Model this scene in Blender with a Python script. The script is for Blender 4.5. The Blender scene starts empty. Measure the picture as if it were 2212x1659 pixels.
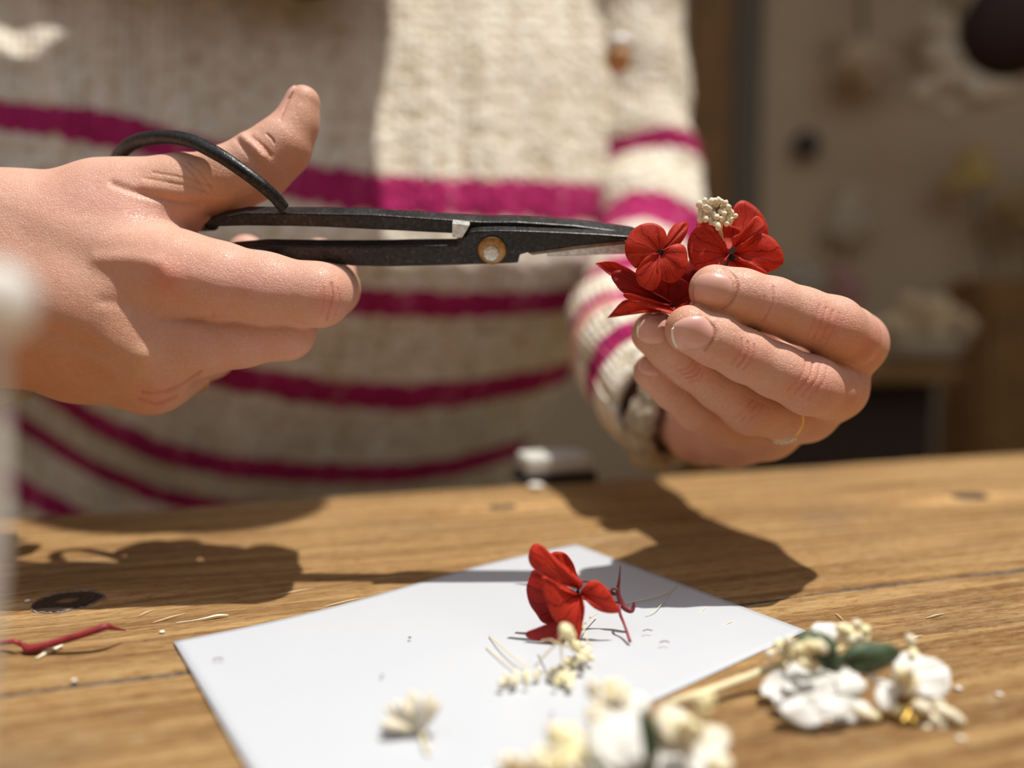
import bpy, bmesh, math, random
import numpy as np
from mathutils import Vector, Matrix
random.seed(7); rng = np.random.RandomState(7)
SC = bpy.context.scene
COL = SC.collection
# ------------------------------------------------------------------ camera, world, sun, exposure
TZ = 0.75                                   # height of the table top
F = 1550.0; CX, CY = 1106.0, 829.5
PITCH = math.atan(129.5 / F)
CAM = np.array([0.0, 0.0, TZ + 0.079])
TS = 0.859                                  # size factor of what lies on the table
FW = np.array([0, math.cos(PITCH), -math.sin(PITCH)])
UP = np.array([0, math.sin(PITCH), math.cos(PITCH)])
RT = np.array([1.0, 0, 0])
cd = bpy.data.cameras.new('camera'); cam = bpy.data.objects.new('camera', cd); COL.objects.link(cam)
cam.location = CAM; cam.rotation_euler = (math.pi / 2 - PITCH, 0, 0)
cd.sensor_width = 36.0; cd.lens = 36.0 * F / 2212.0
cd.clip_start = 0.01; cd.clip_end = 50
cd.dof.use_dof = True; cd.dof.focus_distance = 0.1945; cd.dof.aperture_fstop = 3.3
SC.camera = cam
W = bpy.data.worlds.new('world'); SC.world = W; W.use_nodes = True
wn = W.node_tree.nodes['Background']
wn.inputs[0].default_value = (0.86, 0.91, 1.0, 1); wn.inputs[1].default_value = 0.85
sd = bpy.data.lights.new('sun', 'SUN'); sun = bpy.data.objects.new('sun', sd); COL.objects.link(sun)
TO_SUN = Vector((0.24, -0.06, 1.0)).normalized()
sun.rotation_euler = TO_SUN.to_track_quat('Z', 'Y').to_euler(); sun.location = (0.5, -1, 3)
sd.energy = 4.7; sd.angle = math.radians(0.9); sd.color = (1.0, 0.95, 0.865)
SC.view_settings.view_transform = 'Standard'; SC.view_settings.look = 'None'
SC.view_settings.gamma = 1.0; SC.view_settings.use_curve_mapping = False
SC.view_settings.exposure = 0.12
SC.cycles.use_denoising = True

def P(px, py, z):
    return CAM + z * (FW + (px - CX) / F * RT - (py - CY) / F * UP)
def G(px, py, h=0.0):                       # pixel ray meets the plane h above the table top
    d = FW + (px - CX) / F * RT - (py - CY) / F * UP
    return CAM + d * ((TZ + h - CAM[2]) / d[2])
def PT(px, py, z): return P(px, py, z * TS)
def project(V):
    q = V - CAM; z = q @ FW
    return CX + F * (q @ RT) / z, CY - F * (q @ UP) / z, z

# ------------------------------------------------------------------ object helpers
def tag(o, label=None, cat=None, group=None, kind=None):
    if label: o['label'] = label
    if cat: o['category'] = cat
    if group: o['group'] = group
    if kind: o['kind'] = kind
    return o
def empty(name, loc, label, cat, group=None):
    o = bpy.data.objects.new(name, None); COL.objects.link(o); o.location = loc
    o.empty_display_size = 0.01
    return tag(o, label, cat, group)
def origin(o):
    v = Vector((0, 0, 0))
    while o is not None: v += o.location; o = o.parent
    return np.array(v)
def mesh(name, V, Fc, mat, parent=None, smooth=True, uv=None, loc=None):
    """world-space vertices -> an object whose origin is the parent's (or loc, or its own base)"""
    V = np.asarray(V, dtype=float)
    if parent is not None: o0 = origin(parent)
    elif loc is not None: o0 = np.asarray(loc, float)
    else: o0 = np.array([V[:, 0].mean(), V[:, 1].mean(), V[:, 2].min()])
    me = bpy.data.meshes.new(name)
    if isinstance(Fc, np.ndarray) and Fc.ndim == 2:
        n, k = Fc.shape
        me.vertices.add(len(V)); me.vertices.foreach_set('co', (V - o0).astype(np.float32).ravel())
        me.loops.add(n * k); me.loops.foreach_set('vertex_index', Fc.astype(np.int32).ravel())
        me.polygons.add(n); me.polygons.foreach_set('loop_start', np.arange(0, n * k, k, dtype=np.int32))
        me.update(calc_edges=True); me.validate()
    else:
        me.from_pydata([tuple(v) for v in (V - o0)], [], [tuple(int(i) for i in f) for f in Fc]); me.update()
    if smooth: me.polygons.foreach_set('use_smooth', [True] * len(me.polygons))
    if uv is not None:
        l = me.uv_layers.new(name='UVMap'); idx = np.empty(len(me.loops), np.int32); me.loops.foreach_get('vertex_index', idx)
        l.data.foreach_set('uv', np.asarray(uv, np.float32)[idx].ravel())
    if mat is not None: me.materials.append(mat)
    o = bpy.data.objects.new(name, me); COL.objects.link(o)
    if parent is not None: o.parent = parent
    else: o.location = o0
    return o
def grid_faces(ni, nj, wrap=False):
    f = []
    for i in range(ni if wrap else ni - 1):
        a = (i + 1) % ni
        for j in range(nj - 1): f.append((i * nj + j, a * nj + j, a * nj + j + 1, i * nj + j + 1))
    return f
def catmull(pts, n, closed=False):
    pts = np.asarray(pts, float); m = len(pts)
    out = []
    segs = m if closed else m - 1
    for k in range(n):
        t = k / (n if closed else n - 1) * segs; i = min(int(t), segs - 1); t -= i
        if closed: p0, p1, p2, p3 = (pts[(i + q) % m] for q in (-1, 0, 1, 2))
        else: p0, p1, p2, p3 = pts[max(i - 1, 0)], pts[i], pts[i + 1], pts[min(i + 2, m - 1)]
        out.append(0.5 * (2 * p1 + (p2 - p0) * t + (2 * p0 - 5 * p1 + 4 * p2 - p3) * t * t + (3 * p1 - p0 - 3 * p2 + p3) * t ** 3))
    return np.array(out)
def tube_geo(pts, rad, n=12, res=None, squash=1.0):
    pts = np.asarray(pts, float); rad = np.asarray(rad, float).reshape(-1, 1) * np.ones((len(pts), 1))
    res = res or max(2, (len(pts) - 1) * 6 + 1)
    c = catmull(np.hstack([pts, rad]), res); C, R = c[:, :3], np.abs(c[:, 3])
    T = np.gradient(C, axis=0); T /= np.linalg.norm(T, axis=1)[:, None] + 1e-12
    ref = np.array([0.0, 0, 1]) if abs(T[0][2]) < 0.9 else np.array([1.0, 0, 0])
    V = []; x = np.cross(ref, T[0]); x /= np.linalg.norm(x)
    for k in range(res):
        x = x - T[k] * (x @ T[k]); x /= np.linalg.norm(x); y = np.cross(T[k], x)
        for a in range(n):
            th = 2 * math.pi * a / n
            V.append(C[k] + R[k] * (math.cos(th) * x + squash * math.sin(th) * y))
    Fc = []
    for k in range(res - 1):
        for a in range(n):
            b = (a + 1) % n; Fc.append((k * n + a, k * n + b, (k + 1) * n + b, (k + 1) * n + a))
    V.append(C[0]); V.append(C[-1]); e = res * n
    for a in range(n):
        b = (a + 1) % n; Fc.append((e, b, a)); Fc.append((e + 1, (res - 1) * n + a, (res - 1) * n + b))
    return np.array(V), Fc
def tube(name, pts, rad, mat, parent=None, n=12, res=None, squash=1.0):
    V, Fc = tube_geo(pts, rad, n, res, squash)
    return mesh(name, V, Fc, mat, parent)
def join(parts):
    V, Fc, o = [], [], 0
    for v, f in parts:
        V.append(np.asarray(v)); Fc += [tuple(i + o for i in q) for q in f]; o += len(v)
    return np.vstack(V), Fc
def box_geo(c, s, rot=0.0):
    x, y, z = s[0] / 2, s[1] / 2, s[2] / 2; ca, sa = math.cos(rot), math.sin(rot)
    V = [(c[0] + a * x * ca - b * y * sa, c[1] + a * x * sa + b * y * ca, c[2] + d * z) for a in (-1, 1) for b in (-1, 1) for d in (-1, 1)]
    return np.array(V), [(0, 1, 3, 2), (4, 6, 7, 5), (0, 4, 5, 1), (2, 3, 7, 6), (0, 2, 6, 4), (1, 5, 7, 3)]
def bevel(o, w, seg=2):
    m = o.modifiers.new('bevel', 'BEVEL'); m.width = w; m.segments = seg; m.limit_method = 'ANGLE'; return o
def box(name, c, s, mat, parent=None, rot=0.0, bev=0.0):
    o = mesh(name, *box_geo(c, s, rot), mat, parent, smooth=False)
    if bev: bevel(o, bev)
    return o
def ico(sub=2):
    bm = bmesh.new(); bmesh.ops.create_icosphere(bm, subdivisions=sub, radius=1.0)
    V = np.array([v.co[:] for v in bm.verts]); Fc = [[v.index for v in f.verts] for f in bm.faces]; bm.free(); return V, Fc

# ------------------------------------------------------------------ materials
def new_mat(name):
    m = bpy.data.materials.new(name); m.use_nodes = True
    nt = m.node_tree; b = nt.nodes['Principled BSDF']; return m, nt, b
def N(nt, typ, **kw):
    n = nt.nodes.new(typ)
    for k, v in kw.items():
        if k.startswith('i_'): n.inputs[int(k[2:])].default_value = v
        else: setattr(n, k, v)
    return n
def L(nt, a, b): nt.links.new(a, b)
def ramp(nt, src, stops):
    r = nt.nodes.new('ShaderNodeValToRGB'); e = r.color_ramp.elements
    while len(e) < len(stops): e.new(0.5)
    for k, (p, c) in enumerate(stops):
        e[k].position = p; e[k].color = (*c, 1) if len(c) == 3 else c
    L(nt, src, r.inputs[0]); return r.outputs[0]
def noise(nt, scale, detail=3.0, vec=None, dist=0.0, rough=0.5):
    n = N(nt, 'ShaderNodeTexNoise'); n.inputs['Scale'].default_value = scale; n.inputs['Detail'].default_value = detail
    n.inputs['Distortion'].default_value = dist; n.inputs['Roughness'].default_value = rough
    if vec is not None: L(nt, vec, n.inputs['Vector'])
    return n.outputs['Fac']
def objcoord(nt, scale=(1, 1, 1), rot=(0, 0, 0)):
    t = N(nt, 'ShaderNodeTexCoord'); m = N(nt, 'ShaderNodeMapping'); m.inputs['Scale'].default_value = scale
    m.inputs['Rotation'].default_value = rot
    L(nt, t.outputs['Object'], m.inputs['Vector']); return m.outputs[0]
def math_n(nt, op, a, b=None, clamp=False):
    n = N(nt, 'ShaderNodeMath', operation=op); n.use_clamp = clamp
    for k, v in enumerate((a, b)):
        if v is None: continue
        if isinstance(v, (int, float)): n.inputs[k].default_value = v
        else: L(nt, v, n.inputs[k])
    return n.outputs[0]
def mix(nt, fac, a, b, mode='MIX'):
    n = N(nt, 'ShaderNodeMix', data_type='RGBA', blend_type=mode)
    for k, v in ((0, fac), (6, a), (7, b)):
        if isinstance(v, (int, float)): n.inputs[k].default_value = v
        elif isinstance(v, tuple): n.inputs[k].default_value = (*v, 1) if len(v) == 3 else v
        else: L(nt, v, n.inputs[k])
    return n.outputs[2]
def bump(nt, b, h, strength, dist):
    n = N(nt, 'ShaderNodeBump'); n.inputs['Strength'].default_value = strength; n.inputs['Distance'].default_value = dist
    L(nt, h, n.inputs['Height']); L(nt, n.outputs[0], b.inputs['Normal']); return n
def plain(name, col, rough=0.6, metal=0.0, col2=None, scale=200, bs=0.0, bd=0.0005, spec=0.5):
    m, nt, b = new_mat(name)
    b.inputs['Roughness'].default_value = rough; b.inputs['Metallic'].default_value = metal
    b.inputs['Specular IOR Level'].default_value = spec
    b.inputs['Base Color'].default_value = (*col, 1)
    v = objcoord(nt)
    nz = noise(nt, scale, 4, v)
    L(nt, ramp(nt, nz, [(0.3, col), (0.7, col2 or tuple(c * 0.85 for c in col))]), b.inputs['Base Color'])
    if bs: bump(nt, b, nz, bs, bd)
    return m

def skin_mat():
    m, nt, b = new_mat('skin')
    a = N(nt, 'ShaderNodeAttribute', attribute_name='tone')
    v = objcoord(nt)
    mot = noise(nt, 160, 3, v)
    c = mix(nt, 0.5, a.outputs['Color'], ramp(nt, mot, [(0.3, (0.93, 0.80, 0.76)), (0.7, (1.0, 1.0, 1.0))]), 'MULTIPLY')
    fine = noise(nt, 900, 2, v)
    c = mix(nt, 0.25, c, ramp(nt, fine, [(0.35, (0.85, 0.78, 0.75)), (0.65, (1.0, 1.0, 1.0))]), 'MULTIPLY')
    L(nt, c, b.inputs['Base Color'])
    b.inputs['Subsurface Weight'].default_value = 0.22
    b.inputs['Subsurface Radius'].default_value = (1.0, 0.35, 0.18)
    b.inputs['Subsurface Scale'].default_value = 0.0022
    b.inputs['Roughness'].default_value = 0.47
    b.inputs['Specular IOR Level'].default_value = 0.42
    vo = N(nt, 'ShaderNodeTexVoronoi', feature='DISTANCE_TO_EDGE'); vo.inputs['Scale'].default_value = 1300
    w = N(nt, 'ShaderNodeVectorMath', operation='ADD')
    nn = N(nt, 'ShaderNodeTexNoise'); nn.inputs['Scale'].default_value = 500; L(nt, v, nn.inputs['Vector'])
    sc = N(nt, 'ShaderNodeVectorMath', operation='SCALE'); sc.inputs[3].default_value = 0.0012
    L(nt, nn.outputs['Color'], sc.inputs[0]); L(nt, v, w.inputs[0]); L(nt, sc.outputs[0], w.inputs[1])
    L(nt, w.outputs[0], vo.inputs['Vector'])
    e = math_n(nt, 'MINIMUM', vo.outputs['Distance'], 0.12)
    h = math_n(nt, 'ADD', math_n(nt, 'MULTIPLY', e, 3.0), math_n(nt, 'MULTIPLY', noise(nt, 420, 3, v), 0.8))
    bump(nt, b, h, 0.6, 0.0003)
    return m
SKIN = skin_mat()
NAIL = plain('nail', (0.66, 0.37, 0.31), 0.34, col2=(0.62, 0.33, 0.27), scale=300)
NAILEDGE = plain('nail_edge', (0.85, 0.76, 0.66), 0.3)

def petal_mat(name, c1, c2, vein, trans, veins=True, rough=0.55, bs=0.25):
    m, nt, b = new_mat(name)
    v = objcoord(nt)
    base = ramp(nt, noise(nt, 260, 4, v), [(0.3, c1), (0.7, c2)])
    uvn = N(nt, 'ShaderNodeTexCoord'); sp = N(nt, 'ShaderNodeSeparateXYZ'); L(nt, uvn.outputs['UV'], sp.inputs[0])
    if veins:
        wv = noise(nt, 5.0, 2, uvn.outputs['UV'])
        u = math_n(nt, 'ADD', sp.outputs[0], math_n(nt, 'MULTIPLY', math_n(nt, 'SUBTRACT', wv, 0.5), 0.10))
        f1 = math_n(nt, 'ABSOLUTE', math_n(nt, 'SUBTRACT', math_n(nt, 'FRACT', math_n(nt, 'MULTIPLY', u, 8.0)), 0.5))
        l1 = math_n(nt, 'LESS_THAN', f1, math_n(nt, 'SUBTRACT', 0.085, math_n(nt, 'MULTIPLY', sp.outputs[1], 0.065)))
        u2 = math_n(nt, 'ADD', math_n(nt, 'MULTIPLY', u, 19.0), math_n(nt, 'MULTIPLY', wv, 2.2))
        f2 = math_n(nt, 'ABSOLUTE', math_n(nt, 'SUBTRACT', math_n(nt, 'FRACT', u2), 0.5))
        l2 = math_n(nt, 'MULTIPLY', math_n(nt, 'LESS_THAN', f2, 0.07), math_n(nt, 'MULTIPLY', math_n(nt, 'GREATER_THAN', sp.outputs[1], 0.35), 0.35))
        ln = math_n(nt, 'MAXIMUM', l1, l2)
        ctr = math_n(nt, 'SUBTRACT', 1.0, math_n(nt, 'MULTIPLY', sp.outputs[1], 9.0), clamp=True)
        ln = math_n(nt, 'MAXIMUM', math_n(nt, 'MULTIPLY', ln, 0.75), ctr)
        base = mix(nt, ln, base, vein)
    L(nt, base, b.inputs['Base Color']); b.inputs['Roughness'].default_value = rough
    b.inputs['Specular IOR Level'].default_value = 0.3
    bump(nt, b, noise(nt, 1500, 3, v), bs, 0.0003)
    t = N(nt, 'ShaderNodeBsdfTranslucent'); L(nt, base, t.inputs['Color'])
    mx = N(nt, 'ShaderNodeMixShader'); mx.inputs[0].default_value = trans
    out = nt.nodes['Material Output']
    L(nt, b.outputs[0], mx.inputs[1]); L(nt, t.outputs[0], mx.inputs[2]); L(nt, mx.outputs[0], out.inputs[0])
    return m
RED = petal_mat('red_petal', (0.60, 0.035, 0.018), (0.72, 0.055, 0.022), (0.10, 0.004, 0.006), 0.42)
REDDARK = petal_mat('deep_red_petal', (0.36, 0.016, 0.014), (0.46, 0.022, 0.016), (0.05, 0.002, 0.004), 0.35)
WHITE = petal_mat('white_petal', (0.88, 0.87, 0.84), (0.88, 0.87, 0.83), (0.6, 0.55, 0.45), 0.34, veins=False)
CREAMP = petal_mat('cream_petal', (0.82, 0.74, 0.56), (0.88, 0.83, 0.70), (0.6, 0.55, 0.45), 0.30, veins=False)
LEAF = petal_mat('leaf', (0.050, 0.082, 0.042), (0.085, 0.125, 0.068), (0.03, 0.06, 0.03), 0.12, veins=False, rough=0.4)
BUD = plain('bud', (0.90, 0.84, 0.68), 0.7, col2=(0.82, 0.72, 0.50), scale=900, bs=0.4, bd=0.0003)
BUDY = plain('yellow_bud', (0.86, 0.80, 0.52), 0.7, col2=(0.78, 0.68, 0.36), scale=700)
STRAW = plain('straw', (0.78, 0.68, 0.42), 0.6)
DARKRED = plain('dark_red_twig', (0.12, 0.012, 0.018), 0.5, col2=(0.22, 0.02, 0.03), scale=600)
REDTWIG = plain('red_twig', (0.30, 0.02, 0.03), 0.5, col2=(0.16, 0.012, 0.02), scale=400, bs=0.3)
BLACKC = plain('flower_eye', (0.012, 0.004, 0.004), 0.8)
GOLD = plain('gold', (0.80, 0.52, 0.20), 0.25, 1.0)
BRASS = plain('brass', (0.42, 0.26, 0.11), 0.42, 0.9, col2=(0.25, 0.15, 0.07), scale=700, bs=0.3, bd=0.0002)
STEEL = plain('worn_steel', (0.62, 0.62, 0.60), 0.42, 0.8, col2=(0.36, 0.35, 0.33), scale=900, bs=0.3, bd=0.0002)
def iron_mat():
    m, nt, b = new_mat('black_iron'); v = objcoord(nt)
    a = noise(nt, 900, 5, v, rough=0.7); c = noise(nt, 150, 3, v)
    L(nt, ramp(nt, a, [(0.40, (0.014, 0.014, 0.015)), (0.62, (0.034, 0.034, 0.036)), (0.76, (0.18, 0.18, 0.18))]), b.inputs['Base Color'])
    b.inputs['Metallic'].default_value = 0.55
    L(nt, ramp(nt, c, [(0.3, (0.33,) * 3), (0.7, (0.5,) * 3)]), b.inputs['Roughness'])
    bump(nt, b, math_n(nt, 'ADD', math_n(nt, 'MULTIPLY', noise(nt, 1500, 3, v), 0.6), c), 0.55, 0.0004)
    return m
IRON = iron_mat()
GEM = plain('gem', (0.85, 0.85, 0.83), 0.08, 0.3)

ANG = math.radians(16.0)
def wood_mat(name, seed, knots=(), light=(0.84, 0.54, 0.24), dark=(0.40, 0.215, 0.078)):
    """object x runs along the plank"""
    m, nt, b = new_mat(name)
    t = N(nt, 'ShaderNodeTexCoord'); s = N(nt, 'ShaderNodeSeparateXYZ'); L(nt, t.outputs['Object'], s.inputs[0])
    x, y = s.outputs[0], s.outputs[1]
    for kx, ky, sx, sy in knots:
        dx = math_n(nt, 'DIVIDE', math_n(nt, 'SUBTRACT', x, kx), sx); dy = math_n(nt, 'DIVIDE', math_n(nt, 'SUBTRACT', y, ky), sy)
        r2 = math_n(nt, 'ADD', math_n(nt, 'MULTIPLY', dx, dx), math_n(nt, 'MULTIPLY', dy, dy))
        e = math_n(nt, 'MULTIPLY', math_n(nt, 'POWER', 2.718, math_n(nt, 'MULTIPLY', r2, -1.0)), 0.75)
        y = math_n(nt, 'SUBTRACT', y, math_n(nt, 'MULTIPLY', math_n(nt, 'SUBTRACT', y, ky), e))
    cb = N(nt, 'ShaderNodeCombineXYZ'); L(nt, x, cb.inputs[0]); L(nt, y, cb.inputs[1]); cb.inputs[2].default_value = seed
    def st(sx, sy):
        mp = N(nt, 'ShaderNodeMapping'); mp.inputs['Scale'].default_value = (sx, sy, 1); L(nt, cb.outputs[0], mp.inputs['Vector']); return mp.outputs[0]
    broad = noise(nt, 1.0, 4, st(6, 70), dist=0.6)
    band = noise(nt, 1.0, 3, st(9, 260), dist=0.8)
    fib = noise(nt, 1.0, 4, st(70, 1500), rough=0.6)
    spk = noise(nt, 1.0, 3, st(120, 420), rough=0.7)
    c = ramp(nt, band, [(0.28, dark), (0.46, tuple(0.5 * (p + q) for p, q in zip(light, dark))), (0.62, light), (0.8, tuple(min(1, p * 1.18) for p in light))])
    c = mix(nt, 0.55, c, ramp(nt, broad, [(0.35, (0.72, 0.62, 0.52)), (0.6, (1, 1, 1))]), 'MULTIPLY')
    c = mix(nt, 0.5, c, ramp(nt, fib, [(0.35, (0.66, 0.58, 0.48)), (0.6, (1.0, 1.0, 1.0))]), 'MULTIPLY')
    c = mix(nt, ramp(nt, spk, [(0.60, (0, 0, 0)), (0.74, (0.5, 0.5, 0.5))]), c, (0.78, 0.62, 0.38))
    c = mix(nt, ramp(nt, noise(nt, 1.0, 4, st(14, 22)), [(0.55, (0, 0, 0)), (0.75, (0.45, 0.45, 0.45))]), c, (0.30, 0.22, 0.15))
    grit = noise(nt, 1.0, 7, st(170, 800), rough=0.78)
    c = mix(nt, 0.85, c, ramp(nt, grit, [(0.40, (0.58, 0.48, 0.38)), (0.48, (0.96, 0.94, 0.91)), (0.60, (1.0, 1.0, 1.0))]), 'MULTIPLY')
    c = mix(nt, ramp(nt, grit, [(0.56, (0, 0, 0)), (0.66, (0.45, 0.45, 0.45))]), c, (0.80, 0.66, 0.44))
    pit = noise(nt, 1.0, 2, st(260, 700))
    c = mix(nt, ramp(nt, pit, [(0.74, (0, 0, 0)), (0.78, (0.8, 0.8, 0.8))]), c, (0.10, 0.06, 0.035))
    L(nt, c, b.inputs['Base Color']); b.inputs['Roughness'].default_value = 0.62
    b.inputs['Specular IOR Level'].default_value = 0.3
    h = math_n(nt, 'ADD', math_n(nt, 'MULTIPLY', band, 1.3), math_n(nt, 'ADD', math_n(nt, 'MULTIPLY', fib, 0.55), math_n(nt, 'ADD', math_n(nt, 'MULTIPLY', spk, 0.5), math_n(nt, 'MULTIPLY', grit, 1.6))))
    bump(nt, b, h, 0.9, 0.0014)
    return m
def knot_mat():
    m, nt, b = new_mat('knot'); v = objcoord(nt, (1, 1.0, 1))
    w = N(nt, 'ShaderNodeTexWave', wave_type='RINGS', rings_direction='Z'); w.inputs['Scale'].default_value = 170; w.inputs['Distortion'].default_value = 2.5
    L(nt, v, w.inputs['Vector'])
    c = ramp(nt, w.outputs['Fac'], [(0.2, (0.020, 0.010, 0.007)), (0.8, (0.030, 0.014, 0.009))])
    g = N(nt, 'ShaderNodeTexGradient', gradient_type='SPHERICAL'); mp = N(nt, 'ShaderNodeMapping'); mp.inputs['Scale'].default_value = (300, 420, 300)
    t = N(nt, 'ShaderNodeTexCoord'); L(nt, t.outputs['Object'], mp.inputs[0]); L(nt, mp.outputs[0], g.inputs[0])
    c = mix(nt, ramp(nt, g.outputs['Fac'], [(0.0, (0, 0, 0)), (0.6, (0.8, 0.8, 0.8))]), c, (0.22, 0.12, 0.06))
    L(nt, c, b.inputs['Base Color']); b.inputs['Roughness'].default_value = 0.5
    bump(nt, b, math_n(nt, 'ADD', w.outputs['Fac'], noise(nt, 900, 3, v)), 0.5, 0.0004)
    return m
def paper_mat():
    m, nt, b = new_mat('paper'); v = objcoord(nt)
    L(nt, ramp(nt, noise(nt, 25, 3, v), [(0.3, (0.475, 0.50, 0.54)), (0.7, (0.495, 0.52, 0.555))]), b.inputs['Base Color'])
    b.inputs['Roughness'].default_value = 0.38
    bump(nt, b, noise(nt, 60, 3, v), 0.25, 0.0008); return m
PAPER = paper_mat()
def knit_mat(name):
    """UV: x = stitches across, y = stripe phase; magenta where the attribute says so"""
    m, nt, b = new_mat(name)
    a = N(nt, 'ShaderNodeAttribute', attribute_name='stripe')
    uvn = N(nt, 'ShaderNodeTexCoord'); sp = N(nt, 'ShaderNodeSeparateXYZ'); L(nt, uvn.outputs['UV'], sp.inputs[0])
    v = objcoord(nt)
    fl = noise(nt, 130, 3, v); fl2 = noise(nt, 420, 2, v)
    mp = N(nt, 'ShaderNodeMapping'); mp.inputs['Scale'].default_value = (60, 6, 1); L(nt, uvn.outputs['UV'], mp.inputs[0])
    rib = noise(nt, 1.0, 2, mp.outputs[0])
    cream = ramp(nt, fl, [(0.30, (0.60, 0.50, 0.34)), (0.46, (0.78, 0.72, 0.60)), (0.62, (0.86, 0.82, 0.73)), (0.8, (0.90, 0.87, 0.80))])
    cream = mix(nt, 0.5, cream, ramp(nt, rib, [(0.35, (0.80, 0.74, 0.66)), (0.6, (1, 1, 1))]), 'MULTIPLY')
    mag = ramp(nt, fl2, [(0.3, (0.30, 0.012, 0.085)), (0.7, (0.48, 0.035, 0.16))])
    mag = mix(nt, ramp(nt, rib, [(0.58, (0, 0, 0)), (0.72, (0.4, 0.4, 0.4))]), mag, (0.78, 0.30, 0.42))
    st = math_n(nt, 'ADD', a.outputs['Fac'], math_n(nt, 'MULTIPLY', math_n(nt, 'SUBTRACT', fl, 0.5), 1.3))
    st = ramp(nt, st, [(0.42, (0, 0, 0)), (0.58, (1, 1, 1))])
    L(nt, mix(nt, st, cream, mag), b.inputs['Base Color'])
    b.inputs['Roughness'].default_value = 0.9; b.inputs['Specular IOR Level'].default_value = 0.1
    su = math_n(nt, 'ABSOLUTE', math_n(nt, 'SINE', math_n(nt, 'MULTIPLY', sp.outputs[0], 300.0)))
    sv = math_n(nt, 'ABSOLUTE', math_n(nt, 'SINE', math_n(nt, 'ADD', math_n(nt, 'MULTIPLY', sp.outputs[1], 240.0), su)))
    h = math_n(nt, 'ADD', math_n(nt, 'MULTIPLY', su, 0.30), math_n(nt, 'ADD', math_n(nt, 'MULTIPLY', sv, 0.15), math_n(nt, 'MULTIPLY', fl, 2.2)))
    bump(nt, b, h, 0.8, 0.004)
    return m
KNIT = knit_mat('striped_knit')

# ------------------------------------------------------------------ setting: floor and the far wall
FLOORM = plain('floor_boards', (0.13, 0.085, 0.05), 0.6, col2=(0.09, 0.06, 0.035), scale=12)
WALLM = plain('wall_paint', (0.56, 0.43, 0.28), 0.8, col2=(0.47, 0.36, 0.235), scale=3)
BROWN = plain('brown_wood', (0.30, 0.15, 0.04), 0.6, col2=(0.20, 0.10, 0.028), scale=14)
DARKB = plain('dark_wood', (0.035, 0.020, 0.010), 0.7)
tag(mesh('floor', *box_geo((0, 0.8, -0.02), (5, 4.4, 0.04)), FLOORM, smooth=False), kind='structure')
WY = 1.75
tag(mesh('shade_ceiling', *box_geo((0, 1.35, 2.42), (5, 1.3, 0.06)), FLOORM, smooth=False), kind='structure')  # unseen part-ceiling, added to keep the sun off the back wall
tag(mesh('wall_back', *box_geo((0, WY + 0.05, 1.2), (5, 0.1, 2.5)), WALLM, smooth=False), kind='structure')
def at(px, py, y):                          # point on the vertical plane y
    d = FW + (px - CX) / F * RT - (py - CY) / F * UP
    return CAM + d * (y / d[1])
for nm_, c_, s_ in (('shade_wall_front', (0, -1.65, 1.2), (4.4, 0.1, 2.4)), ('shade_wall_left', (-2.05, 0.05, 1.2), (0.1, 3.3, 2.4)), ('shade_wall_right', (2.35, 0.05, 1.2), (0.1, 3.3, 2.4))):  # unseen walls, added so that sky fill comes from above only
    tag(mesh(nm_, *box_geo(c_, s_), FLOORM if nm_ == 'shade_wall_front' else WALLM, smooth=False), kind='structure')
p0, p1 = at(1488, 400, WY - .03), at(1572, 400, WY - .03)
tag(box('trim_1', ((p0[0] + p1[0]) / 2, WY - 0.02, 1.2), (p1[0] - p0[0], 0.04, 2.4), BROWN), kind='structure')
p0, p1 = at(1578, 400, WY - .02), at(1640, 400, WY - .02)
tag(box('trim_2', ((p0[0] + p1[0]) / 2, WY - 0.01, 1.2), (p1[0] - p0[0], 0.02, 2.4), plain('grey_panel', (0.16, 0.135, 0.095), 0.8)), kind='structure')

# ------------------------------------------------------------------ table
DX = np.array([math.cos(ANG), math.sin(ANG), 0]); DY = np.array([-math.sin(ANG), math.cos(ANG), 0])
def T(px, py):                              # pixel on the table -> (along, across)
    g = G(px, py); return float(g @ DX), float(g @ DY)
w_crack = 0.5 * (T(0, 1490)[1] + T(2212, 1232)[1]); w_back = 0.5 * (T(0, 1120)[1] + T(2212, 978)[1])
table = empty('table', (0, 0, 0), 'rustic pine plank table with worn orange-brown grain and dark knots', 'table')
table.rotation_euler = (0, 0, ANG)
k1 = T(145, 1300); k2 = T(2095, 1073); k3 = T(1085, 1096)
spans = [(w_crack, w_back, [(k1[0], k1[1], 0.039, 0.017), (k2[0], k2[1], 0.05, 0.02), (k3[0], k3[1], .05, .018)]),
         (w_crack - 0.19, w_crack, []), (w_crack - 0.38, w_crack - 0.19, []), (w_crack - 0.57, w_crack - 0.38, [])]
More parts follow.
